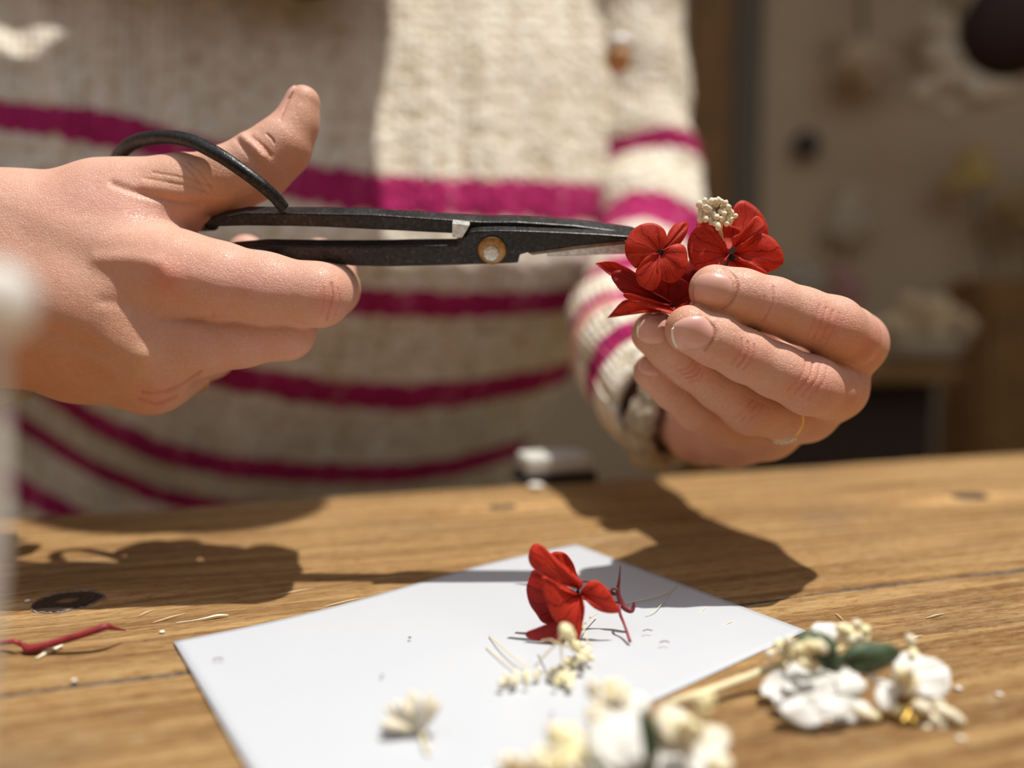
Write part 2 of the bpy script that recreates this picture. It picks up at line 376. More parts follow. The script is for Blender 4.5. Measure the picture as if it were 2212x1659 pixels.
for k, (a, b, kn) in enumerate(spans):
    x0, x1 = -0.75, 0.95
    cxm, cym = (x0 + x1) / 2, (a + b) / 2
    mm = wood_mat('pine_%d' % k, 3.7 * k, [(q[0] - cxm, q[1] - cym, q[2], q[3]) for q in kn])
    nx, g = 240, 0.0009
    V = []; prof = [(-1, -0.03), (-1, -0.0016), (-0.991, -0.0001), (-0.97, 0), (0, 0), (0.97, 0), (0.991, -0.0001), (1, -0.0016), (1, -0.03)]
    for i in range(nx):
        x = x0 + (x1 - x0) * i / (nx - 1)
        for s, z in prof:
            hw = (b - a) / 2 - g
            wob = 0.0006 * math.sin(x * 43 + k) + 0.0004 * math.sin(x * 131 + 2 * k)
            V.append((x - cxm, s * hw + (wob if abs(s) > 0.9 else 0), z))
    Fc = grid_faces(nx, len(prof)); Fc.append(tuple(range(len(prof)))[::-1]); Fc.append(tuple(range((nx - 1) * len(prof), nx * len(prof))))
    me = bpy.data.meshes.new('plank'); me.from_pydata(V, [], Fc); me.update(); me.materials.append(mm)
    o = bpy.data.objects.new('plank', me); COL.objects.link(o); o.parent = table; o.location = (cxm, cym, TZ)
SEAM = plain('seam_shade', (0.035, 0.024, 0.016), 0.9, col2=(0.16, 0.11, 0.07), scale=500, bs=.8, bd=.001)  # dark strips added in the plank gaps, standing for their shade
for w_ in (w_crack, w_crack - 0.19, w_crack - 0.38):
    V = []; 
    for i in range(400):
        x = -0.75 + 1.7 * i / 399
        for s_ in (-1, 0, 1): V.append((x, w_ + s_ * .0016 + .0004 * math.sin(x * 90), TZ - .0007 + random.uniform(0, .0004) * (s_ == 0)))
    me = bpy.data.meshes.new('seam'); me.from_pydata(V, [], grid_faces(400, 3)); me.materials.append(SEAM)
    o = bpy.data.objects.new('seam', me); COL.objects.link(o); o.parent = table
KNOT = knot_mat(); RIM = plain('knot_rim', (0.30, 0.24, 0.18), 0.8, col2=(0.05, 0.03, 0.02), scale=1200)
def knot(k, rx, ry):
    V = [(0, 0, 0.0003)]; n = 40; rings = [(0.5, 0.0004), (0.88, 0.00035), (0.97, 0.00005)]
    for r, z in rings:
        for i in range(n):
            a = 2 * math.pi * i / n; q = r * (1 + 0.03 * math.sin(3 * a + 1) + 0.02 * math.sin(7 * a))
            V.append((rx * q * math.cos(a), ry * q * math.sin(a), z))
    Fc = [(0, 1 + i, 1 + (i + 1) % n) for i in range(n)]
    for r in range(2):
        for i in range(n): Fc.append((1 + r * n + i, 1 + (r + 1) * n + i, 1 + (r + 1) * n + (i + 1) % n, 1 + r * n + (i + 1) % n))
    me = bpy.data.meshes.new('knot'); me.from_pydata(V, [], Fc); me.update(); me.materials.append(KNOT)
    for p in me.polygons: p.use_smooth = True
    o = bpy.data.objects.new('knot', me); COL.objects.link(o); o.parent = table; o.location = (k[0], k[1], TZ)
    # ragged rim round the knot
    V, Fc = [], []
    for i in range(n * 2):
        a = math.pi * i / n; q = 1.0 + 0.03 * math.sin(3 * a + 1) + 0.02 * math.sin(7 * a) + random.uniform(-.015, .015)
        for s, z in ((0.955, 0.0001), (0.99, 0.0007 * random.random()), (1.03, 0.0001)):
            V.append((rx * q * s * math.cos(a), ry * q * s * math.sin(a), z))
    for i in range(n * 2):
        b = (i + 1) % (n * 2)
        for s in range(2): Fc.append((i * 3 + s, b * 3 + s, b * 3 + s + 1, i * 3 + s + 1))
    me = bpy.data.meshes.new('knot_rim'); me.from_pydata(V, [], Fc); me.update(); me.materials.append(RIM)
    r = bpy.data.objects.new('knot_rim', me); COL.objects.link(r); r.parent = o
knot(k1, 0.0089, 0.0080)
knot(k2, 0.0092, 0.0056); knot(k3, 0.0060, 0.0035)
for sx in (-0.68, 0.88):
    for sy in (w_back - 0.05, w_crack - 0.5):
        V, Fc = box_geo((sx, sy, (TZ - 0.03) / 2), (0.06, 0.06, TZ - 0.03))
        me = bpy.data.meshes.new('leg'); me.from_pydata([tuple(v) for v in V], [], Fc); me.materials.append(BROWN)
        o = bpy.data.objects.new('leg', me); COL.objects.link(o); o.parent = table

# ------------------------------------------------------------------ paper
Lc, Bc, Rc = G(375, 1388, .0006)[:2], G(1245, 1175, .0006)[:2], G(1742, 1360, .0006)[:2]
Fcn = Lc + (Rc - Bc)
nU, nV = 60, 44; V = []
def paper_h(u, v):
    return 0.0004 + 0.0007 * math.exp(-(u / 0.10) ** 2) * (0.4 + 0.6 * v) + 0.0003 * (1 + math.sin(5.2 * u + 0.8)) * (0.5 + 0.5 * math.cos(3 * v)) * 0.5
for i in range(nU):
    for j in range(nV):
        u, v = i / (nU - 1), j / (nV - 1)
        q = (Lc * (1 - u) + Bc * u) * (1 - v) + (Fcn * (1 - u) + Rc * u) * v
        d = (Rc - Bc) / np.linalg.norm(Rc - Bc)
        q = q + d * 0.0022 * math.sin(math.pi * 2 * u) * (1 - v)
        V.append((q[0], q[1], TZ + paper_h(u, v)))
o = mesh('paper_card', V, grid_faces(nU, nV), PAPER)
s = o.modifiers.new('thickness', 'SOLIDIFY'); s.thickness = 0.00025; s.offset = 1
tag(o, 'blank white paper card lying askew on the table', 'paper')

# ------------------------------------------------------------------ signed-distance modelling (hands)
def rc_dist(p, a, b, r1, r2):
    ba = b - a; l2 = float(ba @ ba)
    if l2 < 1e-12: return np.linalg.norm(p - a, axis=-1) - max(r1, r2)
    rr = r1 - r2; a2 = l2 - rr * rr
    if a2 <= 0: 
        return np.minimum(np.linalg.norm(p - a, axis=-1) - r1, np.linalg.norm(p - b, axis=-1) - r2)
    il2 = 1 / l2
    pa = p - a; y = pa @ ba; z = y - l2
    x = pa * l2 - y[..., None] * ba; x2 = (x * x).sum(-1)
    y2 = y * y * l2; z2 = z * z * l2
    k = np.sign(rr) * rr * rr * x2
    d = (np.sqrt(x2 * a2 * il2) + y * rr) * il2 - r1
    m1 = np.sign(z) * a2 * z2 > k; m2 = np.sign(y) * a2 * y2 < k
    d = np.where(m2, np.sqrt(x2 + y2) * il2 - r1, d)
    d = np.where(m1, np.sqrt(x2 + z2) * il2 - r2, d)
    return d
def smin(a, b, k):
    h = np.clip(0.5 + 0.5 * (b - a) / k, 0, 1)
    return b + (a - b) * h - k * h * (1 - h)
def J(px, py, z, r): return (P(px, py, z), r / 1000.0)
class Field:
    def __init__(s, groups, vox, pad=0.004):
        pts = [(q, r) for g in groups for (ch, k) in g[0] for (q, r) in ch]
        s.lo = np.min([q - r for q, r in pts], axis=0) - pad; hi = np.max([q + r for q, r in pts], axis=0) + pad
        s.vox = vox; s.n = np.ceil((hi - s.lo) / vox).astype(int) + 1
        s.ax = [s.lo[i] + vox * np.arange(s.n[i]) for i in range(3)]
    def chain(s, ch, k, D):
        for (a, r1), (b, r2) in zip(ch[:-1], ch[1:]):
            m = max(r1, r2) + 0.010
            lo = np.maximum(((np.minimum(a, b) - m - s.lo) / s.vox).astype(int), 0)
            hi = np.minimum(((np.maximum(a, b) + m - s.lo) / s.vox).astype(int) + 2, s.n)
            for c0_ in range(lo[0], hi[0], 12):
                c1_ = min(c0_ + 12, hi[0])
                sl = (slice(c0_, c1_), slice(lo[1], hi[1]), slice(lo[2], hi[2]))
                X = np.stack(np.meshgrid(s.ax[0][c0_:c1_], s.ax[1][lo[1]:hi[1]], s.ax[2][lo[2]:hi[2]], indexing='ij'), -1)
                D[sl] = smin(D[sl], rc_dist(X, a, b, r1, r2).astype(np.float32), k)
        return D
    def new(s): return np.full(s.n, 1.0, np.float32)
def surface_nets(D, lo, vox):
    S = D < 0
    cnt = np.zeros(np.array(D.shape) - 1, np.int8); acc = np.zeros((*cnt.shape, 3), np.float32)
    nx, ny, nz = cnt.shape
    off = [(0, 0, 0), (1, 0, 0), (0, 1, 0), (1, 1, 0), (0, 0, 1), (1, 0, 1), (0, 1, 1), (1, 1, 1)]
    edges = [(a, b) for a in range(8) for b in range(8) if a < b and sum(abs(off[a][i] - off[b][i]) for i in range(3)) == 1]
    view = lambda A, o: A[o[0]:o[0] + nx, o[1]:o[1] + ny, o[2]:o[2] + nz]
    act = np.zeros(cnt.shape, bool); s0 = view(S, off[0])
    for o in off[1:]: act |= (view(S, o) != s0)
    ii = np.argwhere(act); A = np.zeros((len(ii), 3)); C = np.zeros(len(ii))
    for a, b in edges:
        oa, ob = np.array(off[a]), np.array(off[b])
        ia, ib = ii + oa, ii + ob
        da, db = D[tuple(ia.T)], D[tuple(ib.T)]
        c = (da < 0) != (db < 0)
        t = np.where(c, da / np.where(c, da - db, 1), 0)
        A += np.where(c[:, None], oa + t[:, None] * (ob - oa), 0); C += c
    V = lo + vox * (ii + A / C[:, None])
    idx = -np.ones(cnt.shape, np.int64); idx[tuple(ii.T)] = np.arange(len(ii))
    Q = []
    for ax in range(3):
        sl0 = [slice(None)] * 3; sl1 = [slice(None)] * 3; sl0[ax] = slice(0, -1); sl1[ax] = slice(1, None)
        ch = S[tuple(sl0)] != S[tuple(sl1)]
        e = np.argwhere(ch); u, v = (ax + 1) % 3, (ax + 2) % 3
        ok = (e[:, u] > 0) & (e[:, v] > 0) & (e[:, u] < D.shape[u] - 1) & (e[:, v] < D.shape[v] - 1); e = e[ok]
        inside = S[tuple(e.T)]
        def cell(du, dv):
            q = e.copy(); q[:, u] -= du; q[:, v] -= dv; return idx[tuple(q.T)]
        f = np.stack([cell(0, 0), cell(1, 0), cell(1, 1), cell(0, 1)], 1)
        f = np.where(inside[:, None], f, f[:, ::-1])
        Q.append(f)
    Q = np.vstack(Q); Q = Q[(Q >= 0).all(1)]
    return V, Q
def relax(V, Q, it=2, lam=0.5):
    E = np.vstack([Q[:, [0, 1]], Q[:, [1, 2]], Q[:, [2, 3]], Q[:, [3, 0]]]); n = len(V)
    deg = np.bincount(E[:, 0], minlength=n) + np.bincount(E[:, 1], minlength=n)
    for _ in range(it):
        S = np.stack([np.bincount(E[:, 0], V[E[:, 1], i], n) + np.bincount(E[:, 1], V[E[:, 0], i], n) for i in range(3)], 1)
        V = V + lam * (S / deg[:, None] - V)
    return V
def subdivide(V, Q):                        # one smooth subdivision through Blender
    me = bpy.data.meshes.new('tmp'); me.vertices.add(len(V)); me.vertices.foreach_set('co', V.astype(np.float32).ravel())
    me.loops.add(Q.size); me.loops.foreach_set('vertex_index', Q.astype(np.int32).ravel())
    me.polygons.add(len(Q)); me.polygons.foreach_set('loop_start', np.arange(0, Q.size, 4, dtype=np.int32)); me.update(calc_edges=True)
    o = bpy.data.objects.new('tmp', me); COL.objects.link(o)
    m = o.modifiers.new('s', 'SUBSURF'); m.levels = 1; m.render_levels = 1
    dg = bpy.context.evaluated_depsgraph_get(); e = o.evaluated_get(dg).to_mesh()
    n = len(e.vertices); v = np.empty(n * 3, np.float32); e.vertices.foreach_get('co', v)
    nr = np.empty(n * 3, np.float32); e.vertices.foreach_get('normal', nr)
    q = np.empty(len(e.loops), np.int32); e.loops.foreach_get('vertex_index', q)
    v, nr, q = v.reshape(-1, 3).astype(float), nr.reshape(-1, 3).astype(float), q.reshape(-1, 4)
    bpy.data.objects.remove(o); bpy.data.meshes.remove(me)
    return v, nr, q
def polyline_dist(u, v, pts):
    best = np.full(len(u), 1e9)
    for (x0, y0), (x1, y1) in zip(pts[:-1], pts[1:]):
        dx, dy = x1 - x0, y1 - y0; t = np.clip(((u - x0) * dx + (v - y0) * dy) / (dx * dx + dy * dy + 1e-9), 0, 1)
        best = np.minimum(best, np.hypot(u - x0 - t * dx, v - y0 - t * dy))
    return best
SKINC = np.array([0.66, 0.385, 0.29])
def sculpt(V, Nn, creases, blobs):
    u, v, z = project(V); face = (Nn * (CAM - V)).sum(1) > 0
    d = np.zeros(len(V)); col = np.tile(SKINC, (len(V), 1))
    for pts, sig, dep, zmax in creases:
        pts = catmull(np.array(pts, float), 24) if len(pts) > 2 else pts
        m = np.exp(-(polyline_dist(u, v, pts) / sig) ** 2) * face * (z < zmax)
        # the ends of a crease fade out
        d -= dep / 1000.0 * m
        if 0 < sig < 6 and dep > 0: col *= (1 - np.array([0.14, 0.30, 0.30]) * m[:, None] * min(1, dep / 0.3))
    for (cx, cy, rx, ry, c, amt, zmax) in blobs:
        m = amt * np.exp(-((u - cx) / rx) ** 2 - ((v - cy) / ry) ** 2) * (z < zmax)
        col = col * (1 - m[:, None]) + np.array(c) * m[:, None]
    return V + Nn * d[:, None], col
def build_hand(palm, kp, fingers, vox, creases, blobs, extra=()):
    groups = [(palm, 0)] + [([f], 0) for f in fingers]
    f = Field(groups, vox); D = f.new()
    for ch, k in palm: D = f.chain(ch, k, D)
    Df = f.new()
    for ch, k in fingers:
        t = f.chain(ch, k, f.new()); Df = smin(Df, t, 0.0007)
    D = smin(D, Df, kp)
    V, Q = surface_nets(D, f.lo, vox); V = relax(V, Q, 2, 0.4)
    V, Nn, Q = subdivide(V, Q)
    V, col = sculpt(V, Nn, creases, blobs)
    return V, Q, col
RED_T = (0.66, 0.235, 0.175); PINK = (0.70, 0.36, 0.31); YEL = (0.74, 0.49, 0.30); WARM = (0.58, 0.29, 0.17)

# ---- the hand that works the scissors (image left)
A_palm = [
    ([J(-130, 522, .222, 21), J(-30, 520, .209, 19), J(40, 500, .206, 15), J(380, 596, .2005, 12.0)], .006),
    ([J(-130, 668, .226, 20), J(-30, 680, .211, 18), J(30, 600, .205, 16), J(200, 680, .202, 13), J(318, 752, .2015, 11.2)], .007),
    ([J(60, 620, .205, 15), J(180, 650, .204, 13), J(330, 672, .203, 10.5)], .009),
    ([J(-20, 690, .210, 16), J(180, 740, .207, 13), J(335, 806, .208, 10.0)], .007),
    ([J(-20, 726, .214, 12), J(170, 780, .213, 10.5), J(322, 826, .213, 8.2)], .007),
    ([J(40, 495, .209, 13.5), J(230, 447, .210, 12.2), J(390, 412, .211, 9.2)], .007),
    ([J(100, 520, .208, 14), J(280, 500, .208, 12), J(385, 470, .210, 5.5)], .006),
]
A_thumb = ([J(300, 430, .210, 10), J(400, 410, .211, 8.9), J(490, 391, .212, 9.3), J(560, 357, .213, 9.1), J(608, 318, .214, 8.1), J(641, 268, .215, 5.9), J(655, 222, .215, 5.0)], .003)
A_thumb2 = ([J(480, 388, .217, 8.0), J(560, 355, .218, 8.6), J(608, 318, .219, 7.8), J(642, 266, .221, 5.7), J(654, 228, .220, 4.8)], .003)
A_index = ([J(380, 596, .2005, 12.0), J(470, 612, .200, 11.2), J(570, 624, .200, 9.7), J(688, 637, .2, 8.5), J(716, 624, .216, 7.9), J(716, 590, .232, 7.2), J(690, 556, .238, 6.2)], .003)
A_middle = ([J(318, 752, .2015, 11.2), J(430, 738, .203, 9.4), J(520, 726, .205, 8.6), J(616, 714, .207, 8.1), J(632, 690, .224, 7.6), J(590, 620, .236, 7.0), J(533, 548, .239, 6.2)], .003)
A_ring = ([J(335, 806, .208, 10.0), J(390, 785, .218, 9.0), J(450, 762, .232, 8.0), J(470, 700, .245, 7.2), J(430, 650, .238, 6.2)], .003)
A_pinky = ([J(322, 826, .213, 8.2), J(360, 808, .224, 7.6), J(400, 790, .237, 7.0), J(400, 730, .246, 6.2), J(370, 690, .240, 5.4)], .003)
A_cre = [
    ([(716, 612), (719, 640), (711, 672), (706, 690)], 2.6, 0.30, .21), ([(700, 622), (698, 650), (692, 680)], 2.4, 0.12, .21), ([(731, 625), (733, 655), (724, 680)], 2.4, 0.16, .21),
    ([(245, 397), (300, 416), (358, 431), (430, 440)], 8, 0.7, .22), ([(310, 398), (370, 413), (440, 424), (500, 425)], 12, -0.4, .22),
    ([(330, 372), (400, 385), (460, 402)], 3, 0.18, .22), ([(310, 385), (390, 399), (450, 414)], 3, 0.15, .22),
    ([(392, 352), (420, 380), (440, 412)], 3, 0.22, .22), ([(408, 350), (438, 378), (458, 408)], 3, 0.2, .22),
    ([(527, 299), (546, 315), (566, 338)], 10, -0.9, .23), ([(512, 303), (530, 325), (550, 347)], 6, 0.3, .23), ([(545, 297), (566, 314), (584, 335)], 5.0, 0.4, .23),
    ([(577, 290), (586, 298), (592, 308)], 3, 0.3, .23),
    ([(630, 200), (616, 232), (606, 258)], 3.0, 0.35, .23),
    ([(309, 846), (357, 846), (390, 834), (434, 803)], 4, 0.45, .23), ([(300, 862), (340, 872), (380, 858)], 5, 0.3, .23),
    ([(455, 683), (400, 690), (350, 690)], 9, 0.55, .21), ([(220, 650), (300, 660), (350, 672)], 14, 0.4, .21),
    ([(60, 700), (180, 745), (270, 790)], 16, 0.7, .23), ([(210, 560), (300, 560), (345, 570)], 16, -0.5, .22),
    ([(368, 596), (369, 597)], 30, -0.9, .21), ([(312, 770), (313, 771)], 26, -1.1, .21), ([(330, 842), (331, 843)], 22, -0.8, .22),
    ([(425, 600), (560, 640), (660, 655)], 26, -0.25, .21),
]
for k in range(9):
    x = 380 + 9 * k; A_cre.append(([(x, 590 + 3 * k), (x - 4, 620 + 2 * k), (x - 10, 655)], 1.8, 0.05, .21))
A_blob = [(365, 600, 45, 40, RED_T, .75, .22), (318, 765, 34, 26, YEL, .6, .22), (708, 650, 36, 42, RED_T, .55, .22), (330, 850, 40, 30, RED_T, .35, .23),
          (650, 225, 40, 50, WARM, .4, .23), (400, 390, 90, 30, YEL, .35, .22), (520, 620, 120, 50, PINK, .6, .22), (560, 740, 110, 35, PINK, .5, .22),
          (150, 760, 200, 110, WARM, .55, .23), (640, 340, 70, 60, WARM, .5, .23), (230, 430, 160, 60, PINK, .35, .22), (500, 430, 90, 30, WARM, .4, .22)]
HA = build_hand(A_palm, .005, [A_thumb, A_index, A_middle, A_ring, A_pinky], 0.0006, A_cre, A_blob)
# thumb width: second chain merged through the palm list keeps it one skin
# ---- the hand that holds the flowers (image right)
B_palm = [
    ([J(1843, 742, .2195, 8.8), J(1700, 830, .250, 12), J(1560, 890, .276, 13)], .006),
    ([J(1800, 838, .2215, 9.0), J(1660, 880, .250, 11.5), J(1530, 905, .276, 13)], .006),
    ([J(1738, 892, .227, 8.3), J(1620, 910, .250, 11), J(1515, 915, .276, 13)], .006),
    ([J(1655, 930, .240, 8.6), J(1572, 928, .254, 11.8), J(1512, 920, .272, 12.5)], .006),
    ([J(1530, 905, .276, 16), J(1440, 860, .31, 19)], .006),
]
B_index = ([J(1543, 626, .1970, 6.9), J(1600, 640, .1975, 7.3), J(1668, 659, .1985, 7.45), J(1730, 682, .2, 7.7), J(1797, 706, .2015, 8.4), J(1828, 727, .208, 8.6), J(1843, 742, .2195, 8.8)], .002)
B_middle = ([J(1489, 711, .1955, 6.6), J(1545, 735, .1960, 7.0), J(1608, 768, .197, 7.1), J(1675, 800, .199, 7.4), J(1748, 832, .2005, 8.2), J(1785, 838, .209, 8.6), J(1800, 838, .2215, 9.0)], .002)
B_ring = ([J(1413, 719, .2085, 6.6), J(1450, 750, .209, 6.8), J(1494, 787, .2095, 6.8), J(1555, 833, .211, 7.1), J(1622, 880, .2135, 8.0), J(1680, 892, .219, 7.9), J(1738, 892, .227, 8.3)], .002)
B_pinky = ([J(1409, 803, .218, 5.8), J(1455, 842, .221, 6.1), J(1505, 885, .225, 6.5), J(1560, 915, .231, 7.2), J(1655, 930, .240, 8.6)], .002)
B_thumb = ([J(1580, 850, .27, 11), J(1640, 740, .252, 9.5), J(1590, 670, .236, 8.5), J(1530, 640, .224, 7.5)], .003)
def arcs(p, n, sp, sig, dep, z):
    out = []
    for k in range(n):
        t = k - (n - 1) / 2
        out.append(([(x + t * sp[0], y + t * sp[1]) for x, y in p], sig, dep * (1 - 0.25 * abs(t)), z))
    return out
B_cre = []
B_cre += [([(1671, 618), (1669, 650), (1661, 674), (1648, 694)], 2.4, .26, .21), ([(1651, 640), (1647, 660), (1640, 680)], 2.2, .12, .21), ([(1683, 645), (1677, 668)], 2.2, .10, .21)]
B_cre += arcs([(1792, 668), (1781, 698), (1764, 735)], 4, (14, 6), 2.6, .24, .21)
B_cre += arcs([(1616, 738), (1612, 768), (1594, 792)], 3, (13, 6), 2.4, .30, .21)
B_cre += arcs([(1763, 786), (1756, 815), (1726, 852)], 4, (15, 6), 2.6, .28, .22)
B_cre += arcs([(1510, 790), (1500, 805), (1478, 812)], 4, (8, 8), 2.4, .30, .22)
B_cre += arcs([(1638, 868), (1622, 888), (1600, 910)], 3, (12, 6), 2.4, .26, .22)
B_cre += arcs([(1468, 838), (1462, 852), (1452, 862)], 3, (9, 8), 2.2, .18, .23)
B_cre += [([(1778, 700), (1779, 701)], 26, -.5, .21), ([(1745, 822), (1746, 823)], 26, -.5, .21), ([(1612, 885), (1613, 886)], 24, -.4, .22),
          ([(1565, 578), (1590, 602), (1592, 630), (1578, 656), (1560, 668)], 3.0, .35, .21), ([(1590, 600), (1600, 625), (1590, 655)], 6, -.18, .21),
          ([(1513, 684), (1540, 705), (1541, 730), (1524, 757)], 3.0, .35, .21), ([(1545, 692), (1556, 722), (1540, 760)], 6, -.18, .21)]
B_blob = [(1790, 700, 45, 40, RED_T, .6, .23), (1745, 825, 45, 36, RED_T, .55, .23), (1608, 765, 40, 34, RED_T, .5, .21), (1618, 888, 36, 30, RED_T, .5, .23),
          (1450, 690, 30, 40, WARM, .6, .21), (1390, 740, 40, 60, WARM, .6, .23), (1570, 940, 90, 60, WARM, .75, .28), (1495, 800, 36, 24, RED_T, .5, .22),
          (1660, 655, 40, 40, PINK, .5, .22), (1880, 750, 40, 40, RED_T, .6, .25), (1840, 860, 40, 40, RED_T, .4, .25), (1480, 870, 60, 50, WARM, .6, .24), (1520, 660, 40, 40, WARM, .35, .21)]
HB = build_hand(B_palm, .005, [B_index, B_middle, B_ring, B_pinky, B_thumb], 0.0006, B_cre, B_blob)

# ---- the rest of the body, coarse, under the clothes and above the frame
SH_R = P(-120, -170, .48); SH_L = P(1150, -150, .585); NECK = P(620, -270, .48)
HEAD = np.array([-.118, .385, TZ + .490])
rest = [
    ([(P(620, -230, .52), .05), (P(600, 0, .57), .05), (P(600, 900, .62), .05)], .03),
    ([(SH_R, .042), (P(-150, -100, .50), .040)], .03), ([(SH_L, .042), (NECK, .05), (SH_R, .042)], .04),
    ([(SH_L, .036), (P(1310, -90, .60), .030), (P(1368, 120, .597), .026), (P(1382, 300, .577), .024), (P(1402, 460, .545), .022), (P(1383, 600, .48), .022), (P(1345, 760, .36), .022), (P(1440, 860, .31), .018)], .02),
    ([(SH_R, .040), (P(-250, 120, .46), .034), (P(-480, 420, .36), .030), (P(-420, 560, .262), .027), (P(-100, 600, .222), .024)], .02),
    ([(NECK, .048), (HEAD + [0, .03, -.03], .055)], .02),
    ([(HEAD + [0, .025, .03], .082), (HEAD + [0, -.01, .0], .070), (HEAD + [0, -.03, -.055], .038)], .03),
    ([(HEAD + [0, -.085, -.005], .008), (HEAD + [0, -.10, -.03], .011)], .008),
    ([(HEAD + [-.075, .01, -.01], .012), (HEAD + [-.078, .015, .02], .014)], .006), ([(HEAD + [.075, .01, -.01], .012), (HEAD + [.078, .015, .02], .014)], .006),
    ([(HEAD + [-.016, -.083, -.055], .007), (HEAD + [.016, -.083, -.055], .007)], .004),
]
f = Field([(rest, 0)], .005); D = f.new()
for ch, k in rest: D = f.chain(ch, k, D)
VR, QR = surface_nets(D, f.lo, .005); VR = relax(VR, QR, 2)
VV = np.vstack([HA[0], HB[0], VR]); QQ = np.vstack([HA[1], HB[1] + len(HA[0]), QR + len(HA[0]) + len(HB[0])])
CC = np.vstack([HA[2], HB[2], np.tile(SKINC, (len(VR), 1))])
person = mesh('person', VV, QQ, SKIN, loc=P(600, 1000, .53) * [1, 1, 0] + [0, 0, .45])
ca = person.data.color_attributes.new('tone', 'FLOAT_COLOR', 'POINT')
ca.data.foreach_set('color', np.hstack([CC, np.ones((len(CC), 1))]).astype(np.float32).ravel())
tag(person, 'person in a cream and magenta striped sweater snipping a held red flower with scissors', 'person')

# ---- fingernails
def fdist(chain, p):
    d = None
    for (a, r1), (b, r2) in zip(chain[:-1], chain[1:]):
        q = rc_dist(p, a, b, r1, r2); d = q if d is None else smin(d, q, .002)
    return d
def nail(chain, c, axis, nrm, a, b, edge=True):
    """plate lying on the finger: a = half length along axis (towards the tip), b = half width"""
    nrm = nrm / np.linalg.norm(nrm); axis = axis - nrm * (axis @ nrm); axis /= np.linalg.norm(axis); side = np.cross(nrm, axis)
    n, V, Fc = 17, [], []
    for i in range(n):
        for j in range(n):
            s, t = 2 * i / (n - 1) - 1, 2 * j / (n - 1) - 1
            # squircle
            x = s * math.sqrt(max(0, 1 - 0.42 * t * t)); y = t * math.sqrt(max(0, 1 - 0.42 * s * s))
            p = c + axis * (x * a) + side * (y * b) + nrm * .02
            for _ in range(40):
                dd = float(fdist(chain, p[None])[0]); p = p - nrm * dd * 0.9
                if abs(dd) < 1e-5: break
            e = max(abs(s), abs(t)) ; lift = 0.00042 * (1 - e ** 5) - 0.00012 * e ** 6
            if s > 0.7: lift += 0.0005 * (s - 0.7) / 0.3 * (1 - abs(t) ** 4)
            V.append(p + nrm * lift)
    o = mesh('fingernail', V, grid_faces(n, n), NAIL, person)
    m = o.modifiers.new('t', 'SOLIDIFY'); m.thickness = .0002; m.offset = -1
    if edge:
        E = []
        for i in range(n - 2, n):
            for j in range(2, n - 2): E.append(V[i * n + j] + nrm * .00006)
        e = mesh('nail_tip', E, grid_faces(2, n - 4), NAILEDGE, o)
        m = e.modifiers.new('t', 'SOLIDIFY'); m.thickness = .0002; m.offset = 0
def pxdir(dx, dy, dz=0.0): return RT * dx - UP * dy + FW * dz
mm = .197 / F
nail(B_index[0], P(1541, 622, .190), pxdir(-1, -.12), pxdir(-.15, -.05, -1), 40 * mm, 36 * mm, False)
nail(B_middle[0], P(1496, 719, .189), pxdir(-1, .28), pxdir(-.12, .02, -1), 42 * mm, 36 * mm)
nail(B_ring[0], P(1409, 711, .202), pxdir(-1, -.1), pxdir(-.25, .0, -1), 36 * mm, 34 * mm)
nail(B_pinky[0], P(1406, 788, .212), pxdir(-1, -.35), pxdir(-.15, -.3, -1), 28 * mm, 23 * mm)
nail(A_thumb[0], P(622, 216, .214), pxdir(.36, -1), pxdir(-1, -.3, -.35), 38 * mm, 30 * mm, False)

# ---- sweater
def set_attr(o, name, vals):
    a = o.data.attributes.new(name, 'FLOAT', 'POINT'); a.data.foreach_set('value', np.asarray(vals, np.float32))
xs = np.array([-400, 20, 200, 350, 500, 700, 850, 1000, 1150, 1345.])
rows = [  # (v, y at xs)
    (-3.0, [-260, -270, -280, -290, -300, -300, -290, -280, -270, -250]),
    (-1.0, [-100] * 10), (0.0, [60, 70, 75, 80, 90, 100, 110, 110, 110, 110]),
    (1.0, [190, 244, 266, 305, 355, 409, 430, 437, 440, 456]),
    (2.0, [400, 480, 540, 590, 630, 650, 657, 661, 658, 645]),
    (3.0, [560, 640, 715, 775, 815, 850, 863, 853, 828, 770]),
    (4.0, [690, 790, 922, 990, 1020, 1032, 1032, 1012, 965, 880]),
    (5.0, [800, 900, 1010, 1070, 1098, 1115, 1115, 1095, 1040, 960]),
    (6.0, [900, 1010, 1110, 1180, 1210, 1220, 1220, 1200, 1160, 1080]),
    (8.0, [1300, 1350, 1380, 1420, 1430, 1430, 1430, 1430, 1400, 1350])]
vr = np.array([r[0] for r in rows]); yt = np.array([r[1] for r in rows], float)
xr_v = np.interp
